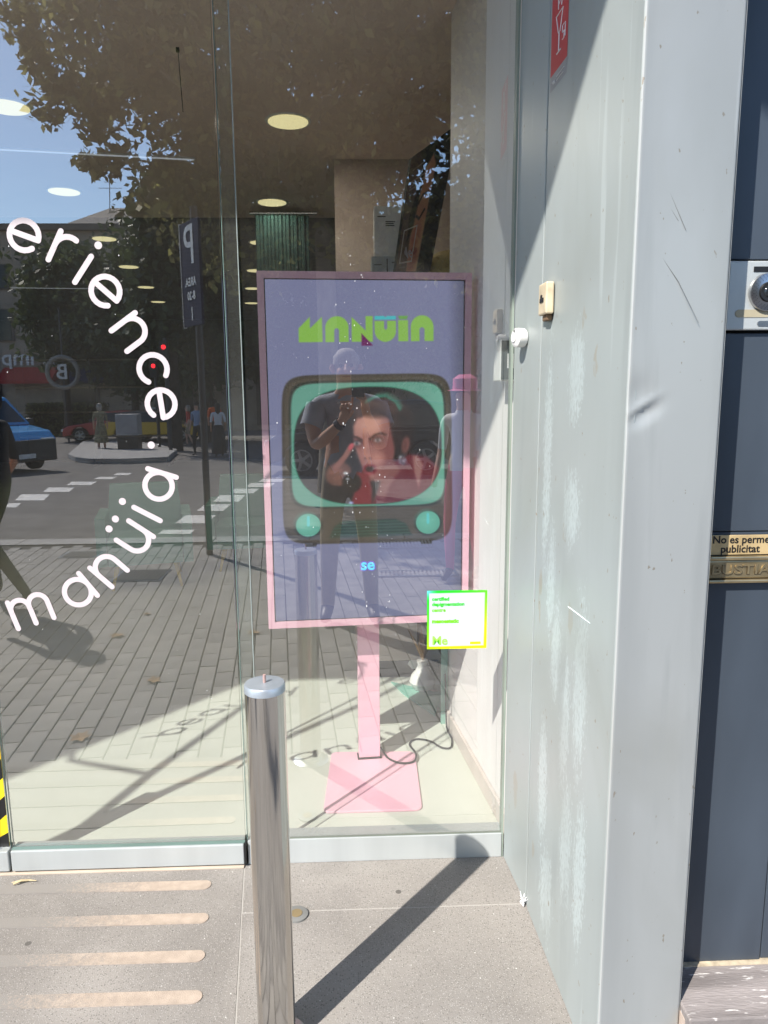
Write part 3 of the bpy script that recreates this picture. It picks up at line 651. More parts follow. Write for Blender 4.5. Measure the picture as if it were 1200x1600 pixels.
# stand
b = MB(); tbox(b, (-.040, -.008, .016), (.049, .032, z0+.06)); b.obj('pole', M['pink_lacquer'], tot, bevel=.002)
b = MB(); tbox(b, (-.046, -.014, .0105), (.055, .038, .0155)); b.obj('pole_gasket', M['black_plastic'], tot)
b = MB(); tbox(b, (-.20, cyz+.0705, z0+.05), (.21, -.0085, z0+.40)); b.obj('mount_bracket', M['black_plastic'], tot, bevel=.004)
bp = [(-.175, -.395), (.193, -.395), (.200, .046), (-.158, .059)]
def rounded(pts, r, n=5):
    out = []; P = [Vector((*p, 0)) for p in pts]
    for i, p in enumerate(P):
        a = (P[i-1]-p).normalized()*r; c = (P[(i+1) % len(P)]-p).normalized()*r
        for k in range(n+1):
            t = k/n; q = p+a*(1-t)**2+c*t**2; out.append((q.x, q.y))
    return out
b = MB(); b.prism(rounded(bp, .03), 'z', .0005, .010); b.obj('base_plate', M['pink_lacquer'], tot, bevel=.0025)
# power cable
def catmull(P, n=8):
    P = [Vector(p) for p in P]; out = []
    for i in range(len(P)-1):
        p0, p1, p2, p3 = P[max(i-1, 0)], P[i], P[i+1], P[min(i+2, len(P)-1)]
        for k in range(n):
            t = k/n; out.append(.5*((2*p1)+(p2-p0)*t+(2*p0-5*p1+4*p2-p3)*t*t+(3*p1-p0-3*p2+p3)*t**3))
    return out+[P[-1]]
cp = [(595,1168,.03),(606,1184,.015),(625,1192,.015),(646,1190,.015),(650,1178,.015),(640,1163,.005),(650,1155,.005),(672,1158,.005),(690,1168,.005),(704,1168,.005),(706,1155,.005),(699,1140,.005)]
pts = [G(x, y, z) for x, y, z in cp]; q = pts[-1]; pts += [q+Vector((.0, .04, .03)), q+Vector((-.005, .05, .25))]
b = MB(); b.tube(catmull(pts), .0042, 8); tag(b.obj('power_cable', M['black_plastic'], smooth=True), 'black power cable curling over the floor from the pink stand to the side wall', 'cable')

# ================================================================== INTERIOR FURNITURE
def armchair(x, y, rz, label):
    t = thing('armchair', label, 'armchair', 'mint armchairs with yellow legs', (x, y, 0)); t.rotation_euler.z = rz
    b = MB(); b.box((-.28, -.26, .20), (.28, .26, .40)); b.obj('seat', M['mint'], t, True, .04, 3)
    b = MB(); b.hull8([(-.31, .18, .38), (.31, .18, .38), (.31, .31, .38), (-.31, .31, .38)], [(-.27, .26, .78), (.27, .26, .78), (.27, .36, .78), (-.27, .36, .78)]); b.obj('backrest', M['mint'], t, True, .03, 3)
    for s in (-1, 1):
        b = MB(); b.box((min(s*.285, s*.36), -.26, .2), (max(s*.285, s*.36), .3, .58)); b.obj('armrest', M['mint'], t, True, .025, 3)
    for sx in (-1, 1):
        for sy in (-1, 1):
            b = MB(); b.tube([(sx*.22, sy*.2, .2), (sx*.26, sy*.24, .0)], [.018, .011], 10); b.obj('leg', M['yellow_wood'], t)
armchair(-1.72, 5.95, .25, 'mint green armchair on yellow legs behind the lower word on the glass')
armchair(-.95, 6.5, .1, 'mint green armchair on yellow legs further right, beside the glass edge')
# glass partition and mat
t = thing('glass_partition', 'clear glass partition with a mint edge standing behind the pink stand', 'partition', None, (.379, 3.22, 0))
b = MB(); b.box((.0, .0, .0), (.03, .012, .62)); b.obj('edge_profile', mat('mint_glass_edge', (.25, .45, .38), .3), t)
b = MB(); b.box((.006, .013, .002), (.018, .9, .62)); b.obj('pane', GLP, t)
b = MB(); b.prism([(.17, 3.72), (.42, 3.55), (.36, 3.30), (.23, 3.55)][::-1], 'z', .0005, .008); tag(b.obj('floor_mat', M['mint']), 'mint green mat on the floor behind the pink stand', 'mat')
def vase(x, y, h, label):
    t = thing('vase', label, 'vase', 'white vases behind the pink stand', (x, y, 0))
    b = MB(); b.tube([(0, 0, z*h) for z in (0, .1, .3, .5, .7, .85, 1)], [.03, .055, .07, .06, .035, .025, .032], 18); b.obj('body', M['white_plastic'], t, True)
    for k in range(7):
        a = k*.9; b = MB(); e = Vector((math.cos(a)*.09, math.sin(a)*.09, h+.17+.03*(k % 3))); m_ = Vector((math.cos(a)*.04, math.sin(a)*.04, h+.09)); s_ = Vector((-math.sin(a), math.cos(a), 0))*.018
        b.add([Vector((0, 0, h*.98)), m_+s_, e, m_-s_], [(0, 1, 2, 3)]); b.obj('leaf', M['dry_leaf'], t)
vase(.33, 3.62, .16, 'short white vase with dry brown leaves, nearer the glass partition'); vase(.30, 3.86, .24, 'taller white vase with dry brown leaves, further behind the pink stand')
vase(.40, 3.98, .13, 'smallest white vase with dry leaves, beside the side wall edge')
# tall cabinet carrying boxes, poster, cushion
cab = thing('cabinet', 'tall beige cabinet behind the pink screen carrying boxes and the poster', 'cabinet', None, (.30, 4.0, 0))
b = MB(); b.box((-.32, -.22, .10), (.75, .28, 2.06)); b.obj('carcass', M['beige_wall'], cab, bevel=.004)
b = MB(); b.box((-.30, -.2, 0), (.73, .26, .0995)); b.obj('plinth', M['black_plastic'], cab)
for x0, x1 in ((-.315, .212), (.218, .745)):
    b = MB(); b.box((x0, -.24, .11), (x1, -.2205, 2.05)); d_ = b.obj('door', M['beige_wall'], cab, bevel=.002)
    b = MB(); b.cyl((x1-.05 if x0 < 0 else x0+.05, -.265, 1.0), (x1-.05 if x0 < 0 else x0+.05, -.265, 1.14), .006, n=10); b.obj('handle', M['steel'], d_)
def box_thing(x0, x1, y0, y1, zb, h, m, label, prints):
    t = thing('box', label, 'box', 'boxes on top of the cabinet', ((x0+x1)/2, (y0+y1)/2, zb)); w, d = (x1-x0)/2, (y1-y0)/2
    b = MB(); b.box((-w, -d, .0), (w, d, h)); b.obj('carton', m, t, bevel=.002)
    b = MB(); b.box((-w-.001, -d-.001, h), (w+.001, d+.001, h+.004)); b.obj('lid', m, t)
    for (a, c, e, f) in prints:
        b = MB(); b.box((a*2*w-w, -d-.0015, c*h), (e*2*w-w, -d-.0003, f*h)); b.obj('print', M['black_cloth'], t)
zt = 2.0605
box_thing(.090, .235, 3.83, 4.02, zt, .135, mat('pale_blue_card', (.42, .46, .48), .7), 'pale blue grey carton with dark printed lines, lower of the pair on the cabinet', [(.1, .72, .35, .75), (.12, .1, .16, .45), (.16, .40, .34, .45), (.33, .1, .37, .44), (.52, .1, .56, .95), (.7, .8, .82, .84)])
box_thing(.105, .240, 3.84, 4.0, zt+.1395, .235, M['cardboard_white'], 'white carton with small printed lines, standing on the pale blue carton', [(.12, .80, .42, .82), (.42, .70, .78, .72), (.42, .66, .72, .68), (.42, .62, .75, .64)])
# poster of a face, leaning
pc = [Pv(*q, 3.72) for q in ((648, 243), (707, 193), (618, 424), (668, 424))]
pc[1].y = 3.95; pc[1] = Pv(716, 193, 3.95); pc[3] = Pv(672, 424, 3.80); pc[0] = Pv(643, 247, 3.80)
u = np.linspace(0, 1, 90)[None, :]; v = np.linspace(0, 1, 170)[:, None]; cx_ = u*100+0*v; cy_2 = v*200+0*u
pv = Canvas(cx_, cy_2, (96, 76, 68))
pv.put(pv.poly([(0, 0), (100, 0), (100, 24), (30, 40), (0, 10)], 3)*0+pv.poly([(28, 0), (100, 0), (100, 200), (60, 200), (58, 60)], 4), (40, 32, 32))
pv.put(pv.poly([(20, 0), (100, -20), (100, 30), (40, 42), (30, 30)], 5), (22, 17, 18))
pv.put(pv.poly([(36, 40), (52, 20), (62, 40), (60, 120), (58, 205), (30, 205), (26, 150), (28, 90)], 4), (190, 136, 104))
pv.put(pv.poly([(30, 40), (38, 34), (30, 130), (20, 150), (16, 110)], 4), (38, 28, 26)); pv.put(pv.ell(42, 165, 12, 40, 0, 8), (178, 110, 92))
pv.put(pv.line([(34, 92), (42, 80), (54, 80)], 4, 2), (44, 28, 24)); pv.put(pv.line([(34, 112), (42, 118), (52, 106)], 4, 2), (40, 24, 22)); pv.put(pv.ell(42, 168, 9, 6, 0, 2), (140, 54, 56))
for yy_, x0_, x1_ in ((26, 8, 30), (46, 6, 60), (53, 6, 52), (60, 6, 40)): pv.put(pv.line([(x0_, yy_), (x1_, yy_-2)], 1.8, 1.5)*.7, (190, 178, 165))
for a, c in (((8, 130), (40, 128)), ((40, 128), (40, 184)), ((40, 184), (8, 186)), ((8, 186), (8, 130))): pv.put(pv.line([a, c], 2, 1.2), (205, 195, 185))
pv.c = np.clip(pv.c*1.25+8, 0, 255)
pv.put(pv.line([(78, 14), (92, 10)], 2.2, 1.5), (160, 150, 140)); pv.put(pv.line([(10, 194), (24, 193)], 1.6, 1.2), (170, 160, 150))
pt = thing('poster', 'dark poster of a calm face with closed eyes, leaning on top of the cabinet', 'poster')
pn = (pc[1]-pc[0]).cross(pc[2]-pc[0]).normalized(); pn = pn if pn.y < 0 else -pn
b = MB(); q = [p-pn*.003 for p in (pc[2], pc[3], pc[1], pc[0])]; b.add(q+[p-pn*.02 for p in q], [(0,1,2,3),(7,6,5,4),(0,4,5,1),(1,5,6,2),(2,6,7,3),(3,7,4,0)]); b.obj('board', M['black_cloth'], pt)
print_sheet('face_print', [tuple(p) for p in (pc[0], pc[1], pc[2], pc[3])], pv, attr_mat('poster_print', 0, .75), pt)
ux = (pc[1]-pc[0]).normalized(); uz = (pc[0]-pc[2]).normalized()
me = text_mesh('lettering', 'Me', .075, M['vinyl'], .0004, .0008)
o = link('lettering', me, pt); ctr = pc[2]+(pc[0]-pc[2])*.16+(pc[3]-pc[2])*.24+pn*.003
mt = Matrix.Identity(4)
for i in range(3): mt[i][0] = ux[i]*.55; mt[i][1] = uz[i]; mt[i][2] = pn[i]
mt.translation = ctr; o.matrix_world = mt
b = MB(); b.tube([(.52+0*k, 3.98, 2.0605+zz) for k, zz in enumerate((0, .02, .08, .14, .18, .20))], [.10, .17, .20, .16, .09, .01], 24)
tag(b.obj('cushion', mat('mustard_fabric', (.42, .32, .12), .8, var=.1), smooth=True), 'round mustard cushion on the cabinet behind the poster', 'cushion')
b = MB()
for i in range(14):
    x = -.80+i*.032; b.tube([(x, 6.5+.012*(i % 2), .02), (x, 6.5+.012*(i % 2), 2.98)], .017, 6)
cu = stuff(b.obj('fold', M['teal_fabric'], thing('curtain', 'dark teal pleated curtain hanging deep in the shop above the pink screen', 'curtain')))
b = MB(); b.cyl((-.86, 6.5, 3.0), (-.3, 6.5, 3.0), .014, n=10); b.obj('curtain_rail', M['steel'], cu.parent)
# shop shelves further back on the left
sh = thing('display_shelf', 'dark open display shelf against the far wall of the shop', 'shelf', None, (-5.4, 15.6, 0))
for x in (-1.5, 0, 1.5): b = MB(); b.box((x-.02, -.2, 0), (x+.02, .2, 2.2)); b.obj('upright', M['dark_wall'], sh)
for z in (.1, .6, 1.1, 1.6, 2.15):
    for x0 in (-1.48, .02): b = MB(); b.box((x0, -.2, z), (x0+1.46, .2, z+.03)); b.obj('shelf', M['beige_wall'], sh)
# switch box on the side wall, just inside the glass
t = thing('alarm_box', 'small white keypad box with dark face plate on the side wall inside the glass', 'keypad', None, (0, 0, 0))
c0 = wpt(-.03); 
def wbox(b, s0, s1, o0, o1, za, zb): q = [wpt(s0, -o1), wpt(s0, -o0), wpt(s1, -o0), wpt(s1, -o1)]; b.hull8([p+Vector((0, 0, za)) for p in q], [p+Vector((0, 0, zb)) for p in q])
b = MB(); wbox(b, -.075, .0, .001, .058, 1.57, 1.70); b.obj('housing', M['white_plastic'], t, bevel=.004)
b = MB(); q = [wpt(-.079, -.050), wpt(-.076, -.006), wpt(-.076, -.006), wpt(-.079, -.05)]
b = MB(); wbox(b, -.080, -.0755, .004, .056, 1.575, 1.695); fp = b.obj('face_plate', mat('slate', (.045, .06, .065), .6), t)
b = MB(); wbox(b, -.0825, -.0805, .018, .038, 1.61, 1.655); b.obj('display', M['white_plastic'], fp)

# ================================================================== GLASS FRONT
ZT = 3.3
def pane(name, x0, x1, z0_, z1_, y, parent):
    b = MB(); b.add([(x0, y, z0_), (x1, y, z0_), (x1, y, z1_), (x0, y, z1_)], [(0, 1, 2, 3)], 0)
    t_ = .010; b.add([(x0, y+t_, z0_), (x1, y+t_, z0_), (x1, y+t_, z1_), (x0, y+t_, z1_)], [(3, 2, 1, 0)], 1)
    b.add([(x0, y, z0_), (x0, y+t_, z0_), (x0, y+t_, z1_), (x0, y, z1_)], [(0, 1, 2, 3)], 2); b.add([(x1, y, z0_), (x1, y+t_, z0_), (x1, y+t_, z1_), (x1, y, z1_)], [(3, 2, 1, 0)], 2)
    me = bpy.data.meshes.new(name); me.from_pydata(b.v, [], b.f)
    for m in (GL, GL2, M['glass_edge']): me.materials.append(m)
    me.polygons.foreach_set('material_index', b.mi); return link(name, me, parent)
def rail(name, x0, x1, y0, y1, z0_, z1_, m, parent, bev=.003): b = MB(); b.box((x0, y0, z0_), (x1, y1, z1_)); return b.obj(name, m, parent, bevel=bev)
XE = -.382
door = thing('sliding_door', 'frameless glass sliding door leaf carrying the white lettering', 'door', None, (0, 0, 0))
pane('pane', -1.134, XE, .083, ZT-.05, YG, door)
rl = rail('bottom_rail', -1.134, XE-.003, YG-.022, YG+.034, .012, .083, M['alu_satin'], door)
rail('end_cap', XE-.0025, XE+.004, YG-.020, YG+.032, .010, .086, M['black_plastic'], door, .001)
rail('glazing_bead', -1.133, XE, YG-.014, YG-.002, .0835, .0875, M['glass_edge'], door, 0)
rail('top_rail', -1.134, XE, YG-.02, YG+.03, ZT-.05, ZT, M['alu_satin'], door)
door2 = thing('sliding_door', 'neighbouring glass door leaf with yellow and black hazard strip at its edge', 'door')
pane('pane', -2.30, -1.142, .083, ZT-.05, YG, door2)
rail('bottom_rail', -2.30, -1.142, YG-.022, YG+.034, .012, .083, M['alu_satin'], door2)
rail('top_rail', -2.30, -1.142, YG-.02, YG+.03, ZT-.05, ZT, M['alu_satin'], door2)
# hazard strip: yellow band with black bars
hs = rail('hazard_strip', -1.232, -1.144, YG-.0022, YG-.0005, .0885, .60, M['yellow_tape'], door2, 0)
for k in range(5):
    z = .0+k*.128; p = [(-1.232, max(z, .0885)), (-1.144, z+.075), (-1.144, z+.139), (-1.232, z+.064)]
    p = [(x, min(max(zz, .0888), .5995)) for x, zz in p]
    b = MB(); b.prism(p, 'y', YG-.0030, YG-.0023); b.obj('hazard_bar', M['black_plastic'], door2)
for (x0, x1, lab) in ((-3.0, -2.31, 'fixed glass pane beside the far left wall'),):
    t = thing('fixed_pane', lab, 'window'); pane('pane', x0, x1, .083, ZT-.05, YG, t); rail('bottom_rail', x0, x1, YG-.022, YG+.034, .0, .083, M['alu_satin'], t)
fix = thing('fixed_pane', 'fixed shop window pane in front of the pink screen', 'window')
YF = YG+.055
pane('pane', XE-.005, .466, .086, ZT, YG+.0, fix) if False else pane('pane', XE+.008, .468, .086, ZT, YG+.004, fix)
rail('bottom_rail', XE+.008, .470, YG-.006, YG+.06, .0, .086, M['alu_satin'], fix, .002)
rail('silicone', XE+.04, .466, YG-.001, YG+.003, .0862, .0905, mat('silicone', (.17, .19, .16), .5), fix, 0)
rail('corner_bead', .4665, .4725, YG-.006, YG+.03, .0, ZT, mat('bead', (.28, .33, .28), .5), fix, 0)
# pale edge seal strip between the door edge and the fixed pane
sealm = glass_mat('seal_glass', (.97, .985, .98), .03)
rail('seal_profile', XE+.0085, XE+.048, YG-.0025, YG+.0025, .0885, ZT-.05, sealm, fix, 0)
rail('seal_edge', XE+.0485, XE+.0505, YG-.004, YG+.0025, .0885, ZT-.05, mat('seal_edge', (.34, .40, .38), .3), fix, 0)
rail('seal_edge', XE+.0055, XE+.0075, YG-.003, YG+.0025, .0885, ZT-.05, M['glass_edge'], fix, 0)

# lettering on the glass
def strokes(ch):                                      # x-height 1, baseline 0; returns strokes, width
    r = .42; c = .5
    if ch == 'e': return [arc(c, c, r, 0, 318), [(c-r, c), (c+r, c)]], 1.0
    if ch == 'c': return [arc(c, c, r, 42, 318)], .86
    if ch == 'a': return [arc(c, c, r, 0, 360, 28), [(c+r, .95), (c+r, .05)]], 1.0
    if ch == 'p': return [arc(c, c, r, 0, 360, 28), [(c-r, .95), (c-r, -.55)]], 1.0
    if ch == 'b': return [arc(c, c, r, 0, 360, 28), [(c-r, 1.5), (c-r, .05)]], 1.0
    if ch == 'r': return [[(.1, .05), (.1, .95)], [(.1, .5)]+arc(.5, .53, .4, 180, 75, 10)], .62
    if ch == 'n': return [[(.1, .05), (.1, .95)], arc(.47, .56, .37, 180, 0, 16)+[(.84, .05)]], .94
    if ch == 'm': return [[(.1, .05), (.1, .95)], arc(.40, .63, .30, 180, 0, 12)+[(.70, .05)], arc(1.0, .63, .30, 180, 0, 12)+[(1.3, .05)]], 1.42
    if ch == 'u': return [[(.1, .95)]+arc(.47, .43, .37, 180, 360, 16)+[(.84, .95)], [(.84, .6), (.84, .05)]], .94
    if ch == 'ü': return [[(.1, .95)]+arc(.47, .43, .37, 180, 360, 16)+[(.84, .95)], [(.84, .6), (.84, .05)], 'd', (.28, 1.32), (.66, 1.32)], .94
    if ch == 'i': return [[(.1, .05), (.1, .95)], 'd', (.1, 1.34)], .2
    if ch == 't': return [[(.3, 1.4), (.3, .05)], [(.05, .95), (.55, .95)]], .6
    if ch == 'y': return [[(.05, .95), (.42, .1)], [(.8, .95), (.25, -.5)]], .85
    if ch == 'x': return [[(.05, .95), (.75, .05)], [(.75, .95), (.05, .05)]], .8
    if ch == '.': return ['d', (.1, .08)], .2
    return [], .45
def letter(parent, ch, pos, rz, size, y=YG-.0016):
    st, w = strokes(ch); b = MB(); c, s = math.cos(rz), math.sin(rz); dots = False; k = 0
    def T(p): x = (p[0]-w/2)*size; z = (p[1]-.5)*size; return (pos[0]+c*x-s*z, pos[1]+s*x+c*z)
    for st_ in st:
        if st_ == 'd': dots = True; continue
        if dots:
            q = T(st_); pl_ = arc(q[0], q[1], size*.112, 0, 360, 18)[:-1]; b.add([(p[0], y-.0003, p[1]) for p in pl_], [tuple(range(len(pl_)))])
        else: ribbon(b, [T(p) for p in st_], size*.165, y-.0003*k); k += 1
    b.obj('letter', M['vinyl'], parent)
CXW, CZW = -1.170, 1.466
up = thing('vinyl_lettering', 'upper arc of pinkish white vinyl letters ending in erience. on the door glass', 'lettering')
lo = thing('vinyl_lettering', 'lower word manüia in pinkish white vinyl letters on the door glass', 'lettering')
def ring_place(chars, parent):
    for ch, px, py, rot_ in chars:
        p = Pv(px, py, YG); letter(parent, ch, (p.x, p.z), math.radians(rot_), .097)
def ring_ang(px, py): return math.degrees(math.atan2(px+44.6, 656-py))     # clockwise from the top
up_l = [('e', 38, 368), ('r', 96, 389), ('i', 130, 421), ('e', 165, 455), ('n', 205, 519), ('c', 238, 573), ('e', 252, 631), ('.', 258, 697)]
for ch, px, py in up_l:
    a = {'e': None}.get(ch); an = ring_ang(px, py)
    tilt = {38: 20, 96: 28, 130: 36, 165: 42, 205: 55, 238: 70, 252: 84, 258: 95}[px]
    p = Pv(px, py, YG); letter(up, ch, (p.x, p.z), -math.radians(tilt), .097)
R_ = .565; a_ = 5
for ch in 'pxe ytuaeb':
    if ch != ' ':
        t_ = math.radians(a_); letter(up, ch, (CXW+R_*math.sin(t_), CZW+R_*math.cos(t_)), -t_, .097)
    a_ -= 13 if ch != 't' else 10
for ch, px, py, tilt in (('m', 49, 953, 17), ('a', 122, 925, 36), ('n', 170, 889, 46), ('ü', 211, 841, 55), ('i', 230, 803, 61), ('a', 248, 759, 72)):
    p = Pv(px, py, YG); letter(lo, ch, (p.x, p.z), math.radians(tilt if ch != 'm' else 17), .097)

# dried splash specks running down the pane
b = MB()
for k in range(95):
    z = random.uniform(.75, 2.15); x = .035+random.gauss(0, .035)+.05*math.sin(z*3)+(random.gauss(0, .12) if random.random() < .25 else 0); s_ = random.uniform(.0004, .0012)*(1 if random.random() < .93 else 2.2); h_ = s_*random.uniform(.8, 3.2)
    n_ = 6; b.add([(x+s_*math.cos(2*math.pi*i/n_), YG+.0030, z+h_*math.sin(2*math.pi*i/n_)) for i in range(n_)], [tuple(range(n_))])
for k in range(40):
    x = random.uniform(-1.1, .42); z = random.uniform(.5, 2.3); s_ = random.uniform(.0006, .0016); b.add([(x+s_*math.cos(i*1.05), YG-.0006, z+s_*1.5*math.sin(i*1.05)) for i in range(6)], [tuple(range(6))])
sp_ = stuff(b.obj('splash_specks', M['sign_white'], None)); tag(sp_, 'white dried splash specks running down the shop window', 'specks')

# fluorescent certificate sticker
st = thing('certificate_sticker', 'square white sticker with fluorescent green yellow border low on the shop window', 'sticker')
x0, x1, zz0, zz1 = .217, .407, .731, .922
u = np.linspace(0, 1, 100)[None, :]; v = np.linspace(0, 1, 100)[:, None]; sx_ = u*100+0*v; sy_ = v*100+0*u
c1 = Canvas(sx_, sy_, (0, 0, 0))
gcol = np.stack([np.clip(235*(.75*sy_/100+.40*sx_/100)-10, 0, 225), np.full_like(sx_, 222), np.clip(30-40*sy_/100, 0, 30)], -1)
gcol = gcol*(1-np.clip(1-np.hypot(sx_, sy_)/18, 0, 1)[..., None])+np.array([110, 255, 230])*np.clip(1-np.hypot(sx_, sy_)/18, 0, 1)[..., None]
c1.c = gcol.copy()
ins = c1.poly([(3.5, 4), (96, 4), (95, 95), (3.5, 95.5)], 1); c1.put(ins, (188, 195, 202))
nm = attr_mat('sticker_print', .16, .4); nt = nm.node_tree; a_n = [x for x in nt.nodes if x.type == 'ATTRIBUTE'][0]; nt.links.new(a_n.outputs['Color'], nt.nodes['Principled BSDF'].inputs['Base Color'])
yy = YG-.0004
print_sheet('printed_sheet', [(x0, yy, zz1), (x1, yy, zz1), (x0, yy, zz0), (x1, yy, zz0)], c1, nm, st)
gm = [emis('ink_green', np.array((.01, .55, .0)), .12), emis('ink_lime', np.array((.16, .60, .0)), .12), emis('ink_pale', np.array((.30, .75, .08)), .12), emis('ink_yellow', np.array((.85, .55, .0)), .12)]
def stx(s, size, m, fx, fz, bold=.0006):
    me = text_mesh('printed_text', s, size, m, .00005, bold, align='LEFT'); o = link('printed_text', me, st); frame_xz(o, (x0+fx*(x1-x0), yy-.0008, zz1-fz*(zz1-zz0)))
stx('certified', .0165, gm[0], .08, .14); stx('depigmentation', .0165, gm[0], .08, .23); stx('centre', .0165, gm[1], .08, .33); stx('mesoestetic', .0175, gm[1], .08, .52, .0010); stx('Me', .040, gm[2], .08, .86, .0010)
b = MB(); b.box((x0+.72*.19, yy-.0010, zz0+.075*.19), (x0+.90*.19, yy-.0007, zz0+.12*.19)); b.obj('ink_block', gm[3], st)

# ================================================================== RETURN WALL, PILLAR
ret = thing('metal_return', 'worn pale green grey metal lining between shop window and pillar', 'wall cladding')
PT = 3.3
cA, cJ, cR = (.474, 2.222), (.4955, 1.986), (.520, 1.405)
def quadwall(parent, name, p, q, z0_, z1_, th, m, bev=.002, nz=1):
    d = Vector((q[0]-p[0], q[1]-p[1], 0)).normalized(); nrm = Vector((-d.y, d.x, 0))     # thickness goes to the left of p->q
    a, c = Vector((*p, 0)), Vector((*q, 0)); bt = [a, c, c+nrm*th, a+nrm*th]
    b = MB(); b.hull8([v_+Vector((0, 0, z0_)) for v_ in bt], [v_+Vector((0, 0, z1_)) for v_ in bt]); return b.obj(name, m, parent, bevel=bev)
quadwall(ret, 'sheet', (cJ[0], cJ[1]+.005), cA, .002, PT, -.02, M['worn_return'])
jm = mat('joint_sealant', (.12, .10, .09), .7, var=.4, scale=40)
quadwall(ret, 'joint_sealant', (cJ[0]+.006, cJ[1]-.0065), (cJ[0]+.006, cJ[1]+.0045), .002, PT, -.012, jm, 0)
pil = thing('pillar', 'broad pale grey metal clad pillar with dents and paint runs', 'pillar')
quadwall(pil, 'side_sheet', (cR[0], cR[1]+.006), (cJ[0], cJ[1]-.007), .002, PT, -.02, M['worn_return'], .0015)
# front sheet: a grid so that the dent is real
fx0, fx1, fy0, fy1 = cR[0], .742, 1.403, 1.482
nx, nz = 90, 420; vv = []; 
def smooth(t): t = min(max(t, 0), 1); return t*t*(3-2*t)
dnt = Pv(985, 650, 1.41); dn2 = Pv(1020, 630, 1.42)
ex, ez = dn2.x-dnt.x, dn2.z-dnt.z; el = math.hypot(ex, ez); ex /= el; ez /= el
for j in range(nz+1):
    z = .002+(PT-.002)*j/nz
    for i in range(nx+1):
        t = i/nx; x = fx0+(fx1-fx0)*t; y = fy0+(fy1-fy0)*t
        e = 0.0
        if t < .02: y += .004*(1-t/.02)**2
        if t > .97: y += .006*((t-.97)/.03)**2
        du = (x-dnt.x)*ex+(z-dnt.z)*ez; dv = -(x-dnt.x)*ez+(z-dnt.z)*ex
        w = math.exp(-((du-.03)/.035)**2)
        y += w*(.0055*math.exp(-((dv+.012)/.014)**2)*(1 if dv < 0 else math.exp(-(dv/.004)**2)) - .0022*math.exp(-((dv-.006)/.006)**2)+.003*math.exp(-((dv-.03)/.03)**2))
        y += .0012*math.sin(z*2.1+.4)*math.sin(math.pi*t)+.0008*math.sin(z*7.3+t*3)*math.sin(math.pi*t)
        vv.append((x, y, z))
ff = [(j*(nx+1)+i, j*(nx+1)+i+1, (j+1)*(nx+1)+i+1, (j+1)*(nx+1)+i) for j in range(nz) for i in range(nx)]
b = MB(); b.add(vv, ff); b.obj('front_sheet', M['worn_front'], pil, True)
b = MB(); b.prism([(fx1-.0005, fy1+.006), (fx1-.0005, 1.70), (cR[0]+.03, 2.3), (cR[0]+.025, 1.45), (cR[0]+.05, 1.435)], 'z', .0, PT); b.obj('core', M['alu_satin'], pil)
b = MB(); b.box((.742, 1.487, .10), (.7438, 1.51, PT)); b.obj('edge_trim', M['worn_front'], pil, bevel=.002)
scm = mat('scratch', (.30, .30, .29), .6)
def fy(x): return fy0+(fy1-fy0)*(x-fx0)/(fx1-fx0)
def scratch(pxs, w):
    P = [Pv(*q, 1.43) for q in pxs]; P = [Pv(*q, fy(p.x)) for q, p in zip(pxs, P)]
    b = MB(); b.tube([p+Vector((0, -.0002, 0)) for p in P], w, 4); b.obj('scratch', scm, pil)
scratch([(1004, 228), (1040, 285), (1072, 360)], .0005); scratch([(1018, 378), (1060, 440), (1092, 505)], .0006); scratch([(1032, 300), (1060, 345)], .0003); scratch([(1000, 285), (1008, 294)], .0005)
b = MB(); p = Pv(1005, 230, fy(.54)); b.tube([p+Vector((0, .001, 0)), p+Vector((0, -.0015, 0))], [.003, .0015], 10); b.obj('screw_hole', M['black_plastic'], pil)
# long white scratch on the side sheet, and lock box
def sx(y): return cR[0]+(cJ[0]-cR[0])*(y-cR[1])/(cJ[1]-cR[1])
def side_pt(px, py):
    d = ray(px, py); k = (cJ[0]-cR[0])/(cJ[1]-cR[1]); t = (cR[0]-k*cR[1])/(d[0]-k*d[1]); return Vector((t*d[0], t*d[1], HC+t*d[2]))
whm = mat('white_scrape', (.70, .80, .80), .6)
a, c = side_pt(888, 948), side_pt(922, 974); b = MB(); b.tube([a+Vector((-.0002, 0, 0)), (a+c)/2+Vector((-.0002, 0, 0)), c+Vector((-.0002, 0, 0))], [.0016, .0022, .0008], 4); b.obj('scrape', whm, pil)
t = thing('lock_box', 'cream plastic lock case broken off on the joint beside the pillar', 'lock case')
p = side_pt(860, 470)
b = MB(); b.box((p.x-.022, p.y-.040, p.z-.035), (p.x-.001, p.y+.035, p.z+.043)); b.obj('case', M['cream_plastic'], t, bevel=.004)
b = MB(); b.box((p.x-.015, p.y-.028, p.z-.050), (p.x-.001, p.y+.018, p.z-.0355)); b.obj('torn_edge', mat('torn_brown', (.22, .14, .08), .8), t, bevel=.003)
b = MB(); b.box((p.x-.024, p.y-.018, p.z-.004), (p.x-.0222, p.y+.016, p.z+.006)); b.box((p.x-.024, p.y-.004, p.z+.0065), (p.x-.0222, p.y+.010, p.z+.014)); b.obj('keyhole', M['black_plastic'], t)
